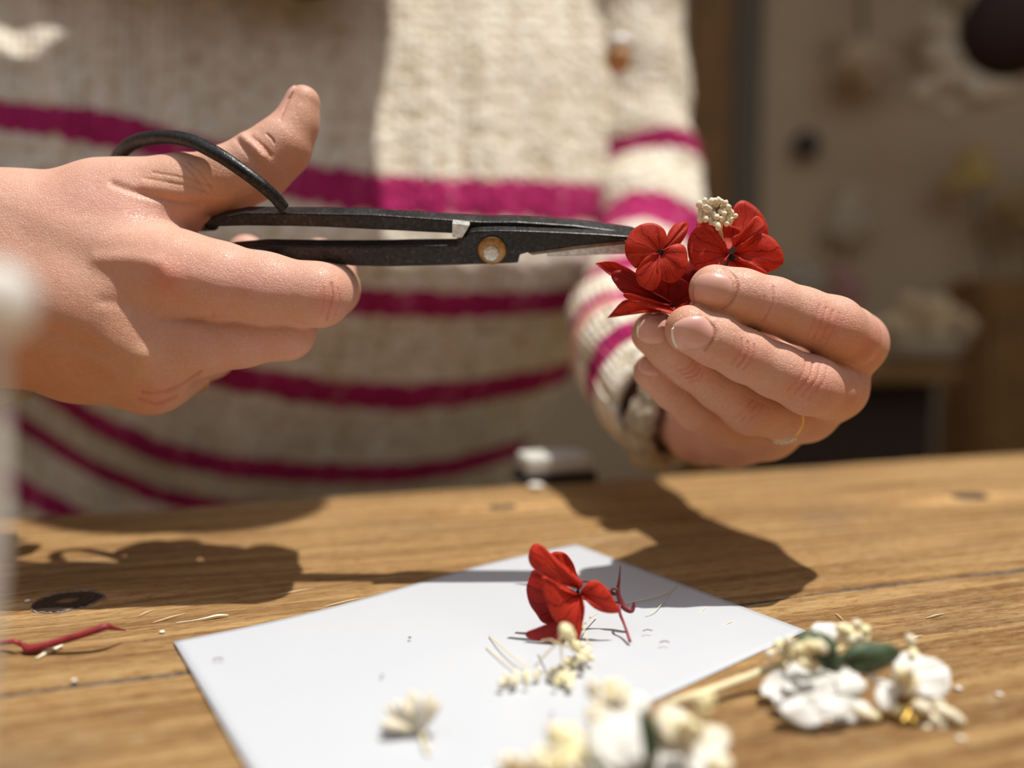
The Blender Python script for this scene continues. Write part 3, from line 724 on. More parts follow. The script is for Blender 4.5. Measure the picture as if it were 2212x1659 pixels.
def torso_pt(u, v):
    xr = np.interp(v, [-3, 0, 1, 2, 3, 4, 5, 8], [1345, 1350, 1335, 1292, 1235, 1130, 1060, 1000])
    if u <= 1:
        x = -380 + (xr + 380) * u
        col = np.array([np.interp(x, xs, yt[r]) for r in range(len(rows))])
        y = np.interp(v, vr, col)
        z = .402 + .050 * (x / 1300) + np.interp(v, [-3, -1, 0, 1, 1.6, 2, 3, 4, 5, 8], [.10, .065, .035, .006, 0, .010, .042, .078, .105, .13])
        e = abs(2 * u - 1); z += 0.05 * max(0, (e - .6) / .4) ** 2.2 + .03 * e * e
        z += 0.012 * math.exp(-((x - 600) / 300) ** 2) * np.interp(v, [0, 3, 6], [0, -1, 0]) * 1.0
        # cloth folds
        z += .0035 * math.sin(x * .021 + v * 1.3) * np.interp(v, [0, 2, 4], [.3, .7, 1]) + .002 * math.sin(x * .047 - v * 2)
        return P(x, y, z)
    t = u - 1                                # back half
    a, b = torso_pt(1.0, v), torso_pt(0.0, v)
    q = a * (1 - t) + b * t; q = q + np.array([0, .17, 0]) * math.sin(math.pi * t) ** 0.7
    return q
nu, nv = 150, 200
vs = np.linspace(-4.5, 8, nv); us = np.concatenate([np.linspace(0, 1, 110), 1 + np.linspace(0, 1, 42)[1:-1]]); nu = len(us)
V, UV, ST = [], [], []
for u in us:
    for v in vs:
        q = torso_pt(u, max(v, -3))
        if v < -1.2:
            t = min(1, (-1.2 - v) / 3.3) ** 1.4; d = (q - NECK) * [1, 1, 0]; d /= np.linalg.norm(d)
            q = q * (1 - t) + (NECK + [0, .01, .012] + d * .062) * t
        V.append(q); UV.append((u, v / 8))
        s = max([math.exp(-((v - c) / w) ** 4) for c, w in ((1, .175), (2, .15), (3, .17), (4, .19), (5, .23), (6.2, .2))])
        ST.append(s)
sweater = mesh('sweater', V, grid_faces(nu, nv, True), KNIT, person, uv=UV); set_attr(sweater, 'stripe', ST)
# shoulders of the sweater close the top
V = []; 
def sleeve(name, pts, rad, stripes, ns=90, nr=36):
    c = catmull(np.hstack([np.array(pts), np.array(rad).reshape(-1, 1)]), ns); C, R = c[:, :3], c[:, 3]
    Tn = np.gradient(C, axis=0); Tn /= np.linalg.norm(Tn, axis=1)[:, None]
    x = np.cross([0, 1, 0], Tn[0]); V, UV, ST = [], [], []
    for i in range(ns):
        x = x - Tn[i] * (x @ Tn[i]); x /= np.linalg.norm(x); y = np.cross(Tn[i], x)
        for j in range(nr + 1):
            a = 2 * math.pi * j / nr; s = i / (ns - 1)
            r = R[i] * (1 + .05 * math.sin(9 * s * 6 + a) + .03 * math.sin(3 * a + s * 20))
            V.append(C[i] + r * (math.cos(a) * x + math.sin(a) * y)); UV.append((a / 12, s))
            ss = s + 0.012 * math.sin(a)
            ST.append(max([0] + [math.exp(-((ss - p) / w) ** 4) for p, w in stripes]))
    o = mesh(name, V, grid_faces(ns, nr + 1), KNIT, sweater, uv=UV); set_attr(o, 'stripe', ST)
    m = o.modifiers.new('t', 'SOLIDIFY'); m.thickness = .003; m.offset = -1; return o
sleeve('sleeve', [P(1120, -190, .58), P(1300, -120, .595), P(1362, 100, .595), P(1378, 300, .575), P(1402, 450, .545), P(1385, 600, .48), P(1352, 715, .40), P(1388, 800, .335), P(1455, 880, .292)],
       [.052, .045, .042, .040, .039, .034, .029, .025, .022], [(.425, .020), (.575, .034), (.70, .03), (.80, .03), (.90, .02)])
sleeve('sleeve', [P(0, -190, .49), P(-150, -100, .48), P(-330, 200, .43), P(-520, 450, .35), P(-440, 560, .275), P(-210, 640, .232), P(-70, 690, .222)],
       [.052, .046, .042, .040, .036, .033, .030], [(.3, .03), (.45, .03), (.62, .03), (.8, .03)])
FUZZ = plain('cuff_yarn', (0.50, 0.43, 0.32), 0.9, col2=(0.30, 0.25, 0.18), scale=250, bs=0.9, bd=.003)
def ringtube(name, c, nrm, R1, R2, r, mat, parent, n=40, xdir=None, wob=0):
    nrm = nrm / np.linalg.norm(nrm); x = np.cross(nrm, [0, 0, 1.]) if xdir is None else xdir - nrm * (xdir @ nrm); x /= np.linalg.norm(x); y = np.cross(nrm, x)
    V, Fc, m = [], [], 10
    for i in range(n):
        a = 2 * math.pi * i / n; rad = math.cos(a) * x * R1 + math.sin(a) * y * R2; ru = rad / np.linalg.norm(rad)
        for j in range(m):
            b = 2 * math.pi * j / m; rr = r * (1 + wob * math.sin(i * 2.1) * .3)
            V.append(c + rad + rr * (math.cos(b) * ru + math.sin(b) * nrm))
    for i in range(n):
        for j in range(m): Fc.append((i * m + j, (i + 1) % n * m + j, (i + 1) % n * m + (j + 1) % m, i * m + (j + 1) % m))
    return mesh(name, V, Fc, mat, parent)
ringtube('cuff', P(1462, 893, .288), pxdir(1, .55, -.9), .0225, .0215, .0042, FUZZ, sweater, wob=1)
ringtube('cuff', P(1450, 882, .295), pxdir(1, .55, -.9), .0235, .0225, .0045, FUZZ, sweater, wob=1)
ringtube('cuff', P(-62, 640, .215), pxdir(1, .1, -.35), .031, .027, .0055, FUZZ, sweater, wob=1, xdir=-UP)
# small wooden bead with white cap hanging on the sweater
bead = mesh('toggle_bead', ico(3)[0] * [.0075, .007, .0085] + P(1335, 128, .428), ico(3)[1], plain('tan_bead', (.55, .30, .13), .5), sweater)
mesh('bead_cap', ico(3)[0] * [.0085, .007, .006] + P(1338, 98, .428), ico(3)[1], plain('white_cap', (.8, .78, .74), .4), bead)

# ---- hair (unseen above the frame, shaped to shade chest and far table) and trousers
HAIRM = plain('brown_hair', (0.09, 0.045, 0.02), 0.5, col2=(0.05, 0.025, 0.012), scale=300)
hp = [([(HEAD + [.02, -.05, .06], .058), (HEAD + [.085, -.09, -.01], .052), (HEAD + [.095, -.105, -.08], .040)], .03),  # forward lock added to throw shade on the table's far left
      ([(HEAD + [0, .035, .045], .094), (HEAD + [0, .06, -.02], .085), (HEAD + [-.02, .085, -.14], .06)], .03),
      ([(HEAD + [-.08, .0, .03], .055), (HEAD + [-.12, .0, -.05], .048), (HEAD + [-.15, .02, -.11], .036), (HEAD + [-.15, .04, -.15], .018)], .03),
      ([(HEAD + [.06, .01, .04], .045), (HEAD + [.085, .01, -.05], .034), (HEAD + [.08, .03, -.12], .02)], .03)]
f = Field([(hp, 0)], .005); D = f.new()
for ch, k in hp: D = f.chain(ch, k, D)
Vh, Qh = surface_nets(D, f.lo, .005); mesh('hair', relax(Vh, Qh, 2), Qh, HAIRM, person)
KHAKI = plain('khaki_cloth', (0.36, 0.33, 0.22), 0.85, col2=(0.30, 0.275, 0.18), scale=60)
HIP = np.array([P(560, 1400, .60)[0], .60, .53])
tp = [([(HIP + [-.09, 0, 0], .105), (HIP + [.09, 0, 0], .105)], .03),
      ([(HIP + [.09, 0, -.01], .095), (np.array([.20, .50, .57]), .07), (np.array([.24, .22, .50]), .06), (np.array([.25, .26, .09]), .05)], .03),
      ([(HIP + [-.09, 0, -.01], .095), (np.array([-.34, .45, .56]), .07), (np.array([-.32, .16, .50]), .06), (np.array([-.32, .20, .09]), .05)], .03)]
f = Field([(tp, 0)], .006); D = f.new()
for ch, k in tp: D = f.chain(ch, k, D)
Vh, Qh = surface_nets(D, f.lo, .006); mesh('trousers', relax(Vh, Qh, 2), Qh, KHAKI, person)
for sx in (.25, -.32):
    q = [(np.array([sx, .24 if sx > 0 else .18, .045]), .04), (np.array([sx, .10 if sx > 0 else .04, .032]), .030)]
    f = Field([([(q, .01)], 0)], .004); D = f.chain(q, .01, f.new()); Vh, Qh = surface_nets(D, f.lo, .004)
    mesh('shoe', Vh, Qh, DARKB, person)

# ---- rings worn on the fingers
ring = empty('finger_ring', P(1672, 900, .218), 'thin gold ring set with small clear stones on the flower-holding hand', 'ring')
rn = pxdir(1, -.45, 1.0); rc = P(1674, 896, .2185)
ringtube('band', rc, rn, .0083, .0083, .0006, GOLD, ring, n=64)
rnn = rn / np.linalg.norm(rn); rd = -UP - rnn * (-UP @ rnn); rd /= np.linalg.norm(rd); rs = np.cross(rnn, rd)
for k in range(5):
    a = (k - 2) * .17 + (-.25 if rs @ FW > 0 else .25)
    q = rc + .0089 * (math.cos(a) * rd + math.sin(a) * rs)
    vg, fg = ico(1); mesh('stone', vg * .00085 + q, fg, GEM, ring, smooth=False)
r2 = empty('finger_ring', P(470, 765, .222), 'thin gold ring just showing under the scissor hand', 'ring')
ringtube('band', P(412, 778, .2225), pxdir(.75, -.35, .8), .0096, .0096, .0008, GOLD, r2, n=48)

# ------------------------------------------------------------------ scissors
EV = FW * .82 + UP * .57; EV /= np.linalg.norm(EV)
O0 = P(1060, 535, .2065)
def S(px, py, off=0.0):                     # pixel -> front plane of the blades (pushed back by off)
    d = FW + (px - CX) / F * RT - (py - CY) / F * UP
    o = O0 + EV * off
    return CAM + d * (((o - CAM) @ EV) / (d @ EV))
sc = empty('scissors', S(1063, 540), 'black iron scissors with long slim handles and a thumb loop, held open', 'scissors')
def plate(name, pts, off, th, mat, parent=sc, bev=.0005):
    n = len(pts); V = [S(x, y, off) for x, y in pts]; V += [v + EV * th for v in V]
    Fc = [tuple(range(n)), tuple(range(2 * n - 1, n - 1, -1))] + [(i, i + n, (i + 1) % n + n, (i + 1) % n) for i in range(n)]
    bm = bmesh.new(); bv = [bm.verts.new(v) for v in V]
    for q in Fc: bm.faces.new([bv[i] for i in q])
    bmesh.ops.recalc_face_normals(bm, faces=bm.faces)
    bmesh.ops.triangulate(bm, faces=[f_ for f_ in bm.faces if len(f_.verts) > 4])
    bm.verts.index_update(); V = [v.co[:] for v in bm.verts]; Fc = [[v.index for v in f_.verts] for f_ in bm.faces]; bm.free()
    o = mesh(name, V, Fc, mat, parent, smooth=False)
    if bev: bevel(o, bev, 2)
    return o
front = plate('blade', [(440, 548), (500, 537), (570, 531), (700, 533), (800, 533), (900, 531), (985, 530), (992, 522), (1016, 501), (1034, 499), (1080, 498), (1123, 499), (1200, 502), (1290, 506), (1360, 511), (1430, 518),
              (1400, 519), (1349, 520), (1250, 530), (1141, 546), (1123, 551), (1119, 568), (1040, 571), (942, 574), (840, 576), (762, 575), (690, 567), (600, 560), (500, 566), (440, 566)], 0, .0052, IRON)
back = plate('blade', [(436, 490), (470, 476), (522, 466), (640, 467), (800, 470), (978, 482), (1040, 486), (1117, 486), (1240, 494), (1370, 510), (1440, 535), (1352, 546), (1260, 550), (1182, 552), (1130, 552), (1080, 560), (1040, 560),
              (1010, 530), (1001, 516), (978, 512), (900, 508), (800, 503), (700, 498), (626, 496), (520, 495), (450, 497)], .0012, .0054, IRON)
# fix: rear blade sits behind the front one; handles are level
back.location = tuple(EV * .0022)
plate('cutting_edge', [(1180, 538), (1290, 526), (1365, 516), (1435, 534), (1352, 547.5), (1260, 551.5), (1182, 553.5)], .0030, .0030, STEEL, back, 0).location = tuple(EV * 0)
plate('hollow', [(1141, 546.5), (1250, 530.5), (1349, 520.5), (1352, 527), (1250, 538), (1150, 551)], .0012, .0014, plain('rusty_bevel', (.12, .085, .065), .4, .8, col2=(.2, .16, .13), scale=500), front, 0)
plate('bright_notch', [(977, 483), (1014, 487), (1008, 498), (998, 514), (977, 512)], .0008, .003, STEEL, back, 0)
def disc(name, px, py, r, th, mat, dome=0.0, parent=sc, lift=0.0, n=40, facets=None):
    c = S(px, py); a = RT; b = np.cross(EV, a); V = []
    nn_ = facets or n
    rr = [(0, th + dome), (.55, th + dome * .7), (.9, th), (1.0, th * .6), (1.0, -.0002)]
    V.append(c - EV * (rr[0][1] + lift))
    for q, h in rr[1:]:
        for i in range(nn_):
            t = 2 * math.pi * i / nn_; V.append(c + r * q * (math.cos(t) * a + math.sin(t) * b) - EV * (h + lift))
    Fc = [(0, 1 + i, 1 + (i + 1) % nn_) for i in range(nn_)]
    for k in range(len(rr) - 2):
        for i in range(nn_): Fc.append((1 + k * nn_ + i, 1 + (k + 1) * nn_ + i, 1 + (k + 1) * nn_ + (i + 1) % nn_, 1 + k * nn_ + (i + 1) % nn_))
    return mesh(name, V, Fc, mat, parent, smooth=facets is None)
wash = disc('pivot_washer', 1063, 540, .0042, .0008, BRASS, .0002)
disc('pivot_bolt', 1061, 544, .0025, .0006, STEEL, .0003, wash, lift=.0008, facets=9)
loop = [(613, 449, .2035), (592, 424, .2010), (560, 396, .1985), (520, 366, .1975), (470, 333, .1985), (410, 304, .2025), (350, 296, .2085), (295, 306, .2155), (262, 330, .2225),
        (250, 362, .229), (262, 410, .233), (300, 450, .235), (360, 480, .230), (420, 486, .220), (460, 484, .2125)]
rl = [1.7, 1.75, 1.8, 1.85, 1.95, 2.0, 2.05, 2.05, 2.05, 2.0, 2.0, 2.0, 2.0, 1.9, 1.9]
tube('finger_loop', [P(*q) for q in loop], [r / 1000 for r in rl], IRON, sc, n=20, res=90)
tube('finger_loop', [P(470, 557, .2125), P(430, 560, .219), P(400, 590, .228), P(420, 640, .231), P(480, 680, .226)], [.0019] * 5, IRON, sc, n=16)

# ------------------------------------------------------------------ petals
def petal(parent, base, outline, z, mat, bulge=1.0, name='petal', th=.00025, wave=.25, zbase=None, fn=P):
    """base/outline: where the petal's foot and rim stand; dz (mm) of a rim point moves it away from the viewer"""
    zb = zbase if zbase is not None else z
    B = fn(base[0], base[1], zb)
    O = np.array([fn(q[0], q[1], z + (q[2] / 1000 if len(q) > 2 else 0)) for q in outline])
    full = np.vstack([B[None] * .97 + O[0][None] * .03, O, B[None] * .97 + O[-1][None] * .03])
    ni, nj = 34, 12; R_ = catmull(full, ni)
    c = R_.mean(0); _, _, vt = np.linalg.svd(R_ - c); n = vt[2]
    if n @ (CAM - c) < 0: n = -n
    V, UV = [], []; ph = random.random() * 6
    for i in range(ni):
        for j in range(nj):
            s = j / (nj - 1); u = i / (ni - 1)
            p = B + (R_[i] - B) * s
            p = p + n * (bulge / 1000 * math.sin(math.pi * s) * (0.4 + 0.6 * math.sin(math.pi * u)) + wave / 1000 * s * s * math.sin(u * 17 + ph) - .00012 * s * math.cos(u * 2 * math.pi * 6))
            V.append(p); UV.append((u, s))
    o = mesh(name, V, grid_faces(ni, nj), mat, parent, uv=UV)
    m = o.modifiers.new('t', 'SOLIDIFY'); m.thickness = th; m.offset = 0
    return o
def eye(parent, px, py, z, r=.0007, n=7, fn=P):
    parts = []; vi, fi = ico(2); c = fn(px, py, z)
    for k in range(n):
        q = np.array([random.gauss(0, 1) for _ in range(3)]) * r * .8; parts.append((vi * r * random.uniform(.5, 1) + c + q, fi))
    V, Fc = join(parts); return mesh('flower_eye', V, Fc, BLACKC, parent)
spr = empty('hydrangea_sprig', P(1500, 640, .205), 'sprig of red preserved hydrangea held between the fingertips', 'flower')
def floret(px, py, z, par=spr):
    o = eye(par, px, py, z); o.name = 'floret'; o.data.name = 'floret'; return o
f1 = floret(1427, 547, .1985)
petal(f1, (1427, 546), [(1437, 528), (1440, 510), (1431, 493), (1410, 482), (1385, 485), (1364, 499), (1351, 524), (1350, 545), (1357, 562), (1376, 580), (1396, 563)], .1985, RED, .8, zbase=.1988)
petal(f1, (1428, 545), [(1440, 528), (1443, 506), (1457, 486), (1474, 481), (1486, 481, 1), (1486, 496), (1474, 520), (1459, 534), (1440, 542)], .2005, RED, 1.0, zbase=.1992)
petal(f1, (1427, 547), [(1440, 536), (1465, 526), (1481, 536), (1485, 565), (1479, 589), (1465, 606), (1449, 611), (1430, 606), (1417, 589), (1417, 567)], .1980, RED, 1.0, zbase=.1986)
petal(f1, (1425, 549), [(1412, 549), (1394, 557), (1378, 577), (1373, 593), (1380, 614), (1400, 627), (1416, 624), (1427, 606), (1418, 583)], .1968, RED, 1.0, zbase=.1984)
f2 = floret(1577, 556, .2030)
petal(f2, (1573, 550), [(1566, 532), (1556, 512), (1532, 497), (1506, 491), (1490, 510), (1484, 536), (1490, 565), (1510, 582), (1536, 580), (1562, 568)], .2005, RED, 1.2, zbase=.2030)
petal(f2, (1575, 540), [(1560, 512), (1535, 500), (1506, 492), (1510, 477), (1530, 472), (1556, 480), (1578, 487), (1597, 494), (1599, 508), (1586, 524)], .2045, RED, -1.4, zbase=.2025)
petal(f2, (1584, 548), [(1596, 532), (1620, 510), (1646, 504), (1671, 516), (1689, 544), (1692, 567), (1673, 583), (1650, 588), (1622, 574), (1596, 560)], .2000, RED, 1.6, zbase=.2030)
petal(f2, (1585, 535), [(1582, 514), (1600, 502), (1620, 478), (1636, 466), (1652, 482), (1647, 494), (1620, 518), (1598, 529)], .1995, RED, 1.6, zbase=.2025)
petal(f2, (1580, 560), [(1596, 563), (1626, 571), (1658, 590, -1), (1640, 600), (1600, 598), (1570, 585)], .2000, RED, .8, zbase=.2030)
petal(f2, (1600, 540), [(1575, 490), (1578, 462), (1590, 440), (1605, 433), (1625, 441), (1642, 460), (1655, 482), (1659, 508), (1640, 530)], .2075, RED, -.8, zbase=.2050)
f3 = floret(1450, 662, .2035)
petal(f3, (1440, 640), [(1374, 590), (1340, 571), (1320, 564), (1289, 568, 1), (1292, 573, 1), (1322, 597), (1360, 610)], .2030, RED, .6, zbase=.2060)
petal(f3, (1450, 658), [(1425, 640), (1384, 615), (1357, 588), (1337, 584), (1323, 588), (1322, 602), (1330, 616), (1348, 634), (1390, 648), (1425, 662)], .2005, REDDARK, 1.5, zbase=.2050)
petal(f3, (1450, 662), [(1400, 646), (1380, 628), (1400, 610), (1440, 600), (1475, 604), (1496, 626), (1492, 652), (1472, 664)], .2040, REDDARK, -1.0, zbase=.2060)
petal(f3, (1456, 668), [(1420, 652), (1385, 640), (1350, 634), (1350, 643), (1380, 657), (1420, 669), (1452, 680), (1468, 674), (1490, 664), (1480, 655)], .1985, RED, .6, zbase=.2015)
petal(f3, (1440, 668), [(1400, 654), (1370, 649), (1345, 651), (1315, 683, 1), (1318, 684, 1), (1350, 680), (1385, 672), (1410, 676)], .2040, RED, .8, zbase=.2050)
petal(f3, (1490, 625), [(1470, 600), (1480, 570), (1500, 560), (1530, 580), (1540, 610), (1520, 640)], .2075, REDDARK, .8, zbase=.2080)
tube('stem', [P(1470, 650, .2065), P(1500, 670, .2085), P(1520, 700, .213), P(1530, 740, .219)], [.0008, .0007, .0007, .0006], DARKRED, spr)
tube('stem', [P(1577, 556, .2035), P(1560, 600, .208), P(1525, 660, .2105), P(1525, 720, .216)], [.0006] * 4, DARKRED, spr)
tube('stem', [P(1427, 547, .199), P(1445, 590, .203), P(1480, 640, .207)], [.0005] * 3, DARKRED, spr)

# ------------------------------------------------------------------ buds
BV, BF = ico(2); BUDMESH = {}
def bud(parent, c, r, mat=BUD, el=1.25, d=None, name='bud'):
    key = (mat.name, round(el, 2))
    if key not in BUDMESH:
        me = bpy.data.meshes.new('bud'); Vb = BV * [1, 1, el]; Vb = Vb * (1 + .08 * np.sin(5 * np.arctan2(Vb[:, 1], Vb[:, 0])))[:, None] * np.array([1, 1, 1])
        Vb[:, :2] *= (1 - .18 * Vb[:, 2:3] / el)
        me.from_pydata([tuple(v) for v in Vb], [], [tuple(q) for q in BF]); me.materials.append(mat)
        for p in me.polygons: p.use_smooth = True
        BUDMESH[key] = me
    o = bpy.data.objects.new(name, BUDMESH[key]); COL.objects.link(o); o.parent = parent
    o.location = Vector(c) - Vector(origin(parent)); o.scale = (r, r, r)
    dv = Vector(d) if d is not None else Vector((random.gauss(0, .5), random.gauss(0, .5), 1))
    o.rotation_euler = dv.to_track_quat('Z', 'Y').to_euler(); return o
wc = empty('bud_cluster', P(1548, 500, .2005), 'tight cluster of cream-white dried buds on top of the held red flowers', 'dried flowers')
for (x, y) in [(1512, 440), (1521, 434), (1531, 441), (1513, 452), (1523, 449), (1534, 452), (1511, 463), (1521, 461), (1531, 463), (1541, 461), (1513, 473), (1523, 473), (1534, 474), (1544, 471),
               (1536, 434), (1544, 431), (1553, 431), (1560, 436), (1567, 441), (1573, 447), (1549, 441), (1560, 447), (1568, 453), (1576, 456), (1583, 460), (1588, 464), (1557, 458), (1566, 463), (1575, 466), (1582, 472),
               (1561, 471), (1570, 475), (1554, 480), (1546, 482), (1536, 482), (1577, 480), (1549, 470), (1567, 482)]:
    bud(wc, P(x + random.uniform(-2, 2), y + random.uniform(-2, 2), .1995 + random.uniform(-.001, .001)), random.uniform(.00065, .0009), el=1.2)
bud(wc, P(1551, 489, .1975), .0008, el=1.5, d=UP)
tube('stalk', [P(1551, 484, .1990), P(1560, 510, .203), P(1560, 560, .207), P(1545, 640, .210)], [.0003, .0003, .0004, .0005], STRAW, wc)
tube('stalk', [P(1530, 466, .200), P(1545, 482, .200), P(1558, 510, .203)], [.00025] * 3, STRAW, wc); tube('stalk', [P(1570, 463, .200), P(1560, 482, .200), P(1558, 510, .203)], [.00025] * 3, STRAW, wc)

# ------------------------------------------------------------------ red flower on the card
rf = empty('hydrangea_floret', G(1215, 1388, .001), 'single red hydrangea floret standing on the white card', 'flower')
def rp(par, base, outl, z, mat, bulge=1.0, zbase=None): return petal(par, base, outl, z, mat, bulge, 'petal', .0002, .2, zbase, fn=PT)
eye(rf, 1251, 1279, .2090, .0005, fn=PT)
rp(rf, (1252, 1270), [(1225, 1262), (1190, 1252), (1165, 1238), (1146, 1220), (1141, 1200), (1148, 1180), (1160, 1174), (1174, 1180), (1188, 1194), (1215, 1218), (1240, 1242), (1258, 1257)], .2060, RED, 2.0, zbase=.2085)
rp(rf, (1250, 1274), [(1200, 1230), (1186, 1205), (1192, 1194), (1205, 1191), (1222, 1196), (1236, 1213), (1245, 1237), (1250, 1255)], .2115, RED, -.8, zbase=.2095)
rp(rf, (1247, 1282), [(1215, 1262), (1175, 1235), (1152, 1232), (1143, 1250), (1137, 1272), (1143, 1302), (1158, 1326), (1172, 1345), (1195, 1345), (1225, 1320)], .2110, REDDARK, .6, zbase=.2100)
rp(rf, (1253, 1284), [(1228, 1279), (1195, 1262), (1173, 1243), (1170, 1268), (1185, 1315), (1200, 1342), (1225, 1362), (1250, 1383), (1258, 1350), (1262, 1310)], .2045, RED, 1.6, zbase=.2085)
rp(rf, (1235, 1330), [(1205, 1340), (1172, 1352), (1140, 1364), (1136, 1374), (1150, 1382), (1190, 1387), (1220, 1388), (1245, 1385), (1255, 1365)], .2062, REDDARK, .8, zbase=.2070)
rp(rf, (1254, 1280), [(1260, 1268), (1272, 1258), (1289, 1254), (1311, 1271), (1326, 1295), (1338, 1316), (1335, 1324), (1313, 1324), (1285, 1314), (1264, 1294)], .2070, RED, 1.2, zbase=.2085)
tube('pedicel', [PT(1256, 1256, .212), PT(1275, 1258, .214), PT(1300, 1270, .2145), PT(1330, 1284, .2145), PT(1342, 1304, .214)], [.0003] * 5, DARKRED, rf)
tube('pedicel', [PT(1252, 1282, .210), PT(1263, 1294, .213), PT(1300, 1300, .215), PT(1340, 1302, .2145)], [.0003] * 4, DARKRED, rf)
tube('twig', [PT(1340, 1220, .213), PT(1338, 1250, .2135), PT(1335, 1278, .214), PT(1341, 1300, .214), PT(1350, 1313, .2135), PT(1363, 1319, .213), PT(1368, 1312, .213), PT(1370, 1301, .213)], [.00015, .0003, .0006, .00075, .0008, .0007, .0005, .0003], DARKRED, rf)
tube('twig', [PT(1320, 1276, .2145), PT(1325, 1272, .214), PT(1333, 1273, .2135), PT(1334, 1282, .2138), PT(1322, 1284, .2142), PT(1320, 1276, .2145)], [.0003] * 6, DARKRED, rf)
tube('twig', [PT(1340, 1302, .214), PT(1339, 1324, .2115), PT(1349, 1350, .2095), G(1361, 1386, .0014)], [.0003, .0004, .00035, .0004], REDTWIG, rf)

# ------------------------------------------------------------------ cream sprig on the card
cs = empty('bud_sprig', G(1180, 1480, .001), 'loose sprig of tiny cream buds and threads in front of the red floret', 'dried flowers')
def GP(px, py, h): return G(px, py, h)
def strand(par, pts, r=.00018, mat=STRAW): tube('thread', [G(*q) for q in pts], [r] * len(pts), mat, par, n=6)
strand(cs, [(1057, 1374, .0009), (1085, 1398, .002), (1120, 1428, .002), (1140, 1440, .0015)])
strand(cs, [(1050, 1398, .0009), (1075, 1420, .001), (1110, 1445, .0015)], .00014)
strand(cs, [(1290, 1325, .002), (1268, 1340, .004), (1262, 1362, .005), (1270, 1385, .004), (1279, 1397, .003)])
strand(cs, [(1222, 1360, .0115), (1205, 1385, .008), (1180, 1412, .005), (1155, 1440, .002)], .00022)
strand(cs, [(1210, 1375, .009), (1212, 1400, .006), (1214, 1430, .003), (1215, 1450, .0015)], .00022)
strand(cs, [(1170, 1384, .004), (1190, 1382, .007), (1205, 1392, .008), (1235, 1395, .007)], .0002)
strand(cs, [(1230, 1380, .009), (1245, 1400, .006), (1262, 1415, .004)], .0002)
strand(cs, [(1462, 1262, .0008), (1440, 1280, .0012), (1400, 1292, .0012), (1352, 1303, .0009)], .00014)
strand(cs, [(1395, 1330, .0008), (1420, 1315, .0012), (1455, 1270, .0008)], .0001)
bud(cs, G(1222, 1362, .0125), .0016, BUDY, 1.1); bud(cs, G(1232, 1372, .0105), .0012, BUDY)
for (cx_, cy_, sx, sy, n, h) in [(1240, 1395, 12, 8, 9, .006), (1262, 1412, 14, 9, 14, .0035), (1215, 1465, 24, 12, 22, .0018), (1205, 1445, 16, 6, 8, .003), (1110, 1466, 20, 9, 12, .0017), (1150, 1455, 10, 6, 4, .0015), (1232, 1430, 10, 8, 6, .003)]:
    for k in range(n):
        bud(cs, G(cx_ + random.gauss(0, sx * .7), cy_ + random.gauss(0, sy * .7), h + random.uniform(-.0008, .0012) if h > .003 else random.uniform(.0013, .003)), random.uniform(.0005, .0008), BUDY if random.random() < .55 else BUD)

# ------------------------------------------------------------------ little fan of florets on the card
ff = empty('dried_floret', G(910, 1580, .001), 'small fan-shaped cream dried floret alone near the front of the card', 'dried flower')
c0 = np.array(G(912, 1578, .0015))
for k in range(9):
    a = math.radians(6 + k * 13.5); ln = random.uniform(.0074, .0086)
    d = -RT * math.cos(a) * (1 if a < 1.6 else 1) + UP * math.sin(a) * .85 + FW * random.uniform(-.25, .25)
    tip = c0 + d * ln; tip[2] = max(tip[2], TZ + .0018)
    tube('bract', [c0, c0 * .6 + tip * .4, c0 * .2 + tip * .8, tip], [.0005, .0010, .0012, .0005], CREAMP if k % 3 else WHITE, ff, n=10, squash=.8)
tube('stalk', [c0, G(915, 1600, .0012), G(925, 1628, .001)], [.0004] * 3, STRAW, ff)

# ------------------------------------------------------------------ white boutonniere on the right
w1 = empty('boutonniere', G(1850, 1540, 0), 'small white flower posy with two dark green leaves right of the card', 'flower')
def lie(base, outl, mat): return outl if mat is LEAF else [(q[0], q[1], -.075 * (q[1] - base[1])) for q in outl]
def wp(base, outl, z, mat=WHITE, bulge=2.0, zb=None, name='petal', wave=.5): return petal(w1, base, lie(base, outl, mat), z, mat, (bulge if mat is LEAF else bulge * .30), name, .0002, wave * 1.4, zb, fn=PT)
wp((1765, 1480), [(1690, 1500), (1668, 1470), (1690, 1430), (1745, 1420), (1800, 1428), (1850, 1450), (1862, 1490), (1820, 1510)], .1775, bulge=-3)
wp((1770, 1510), [(1700, 1500), (1665, 1505), (1690, 1545), (1740, 1566), (1800, 1562), (1850, 1540), (1850, 1505), (1800, 1490)], .1700, bulge=-3)
wp((1975, 1480), [(1930, 1500), (1925, 1450), (1945, 1412), (2000, 1425), (2046, 1445), (2046, 1500), (2000, 1508)], .1750, bulge=-2)
wp((1745, 1490), [(1700, 1508), (1665, 1510), (1643, 1500), (1650, 1470), (1675, 1452), (1712, 1462)], .1740, bulge=1.5)
wp((1755, 1490), [(1715, 1485), (1692, 1455), (1695, 1425), (1715, 1410), (1738, 1422), (1758, 1450), (1765, 1475)], .1735, bulge=2)
wp((1790, 1490), [(1768, 1470), (1778, 1445), (1802, 1437), (1835, 1448), (1864, 1470), (1868, 1490), (1845, 1506), (1810, 1508)], .1730, bulge=2)
wp((1770, 1500), [(1735, 1490), (1722, 1468), (1745, 1455), (1785, 1458), (1810, 1480), (1800, 1505)], .1690, bulge=2.5)
wp((1765, 1500), [(1725, 1505), (1700, 1495), (1690, 1475), (1712, 1455), (1745, 1462), (1770, 1480)], .1705, bulge=2)
wp((1775, 1510), [(1735, 1500), (1705, 1508), (1682, 1528), (1690, 1548), (1720, 1562), (1745, 1570), (1772, 1566), (1782, 1545)], .1650, bulge=2.5)
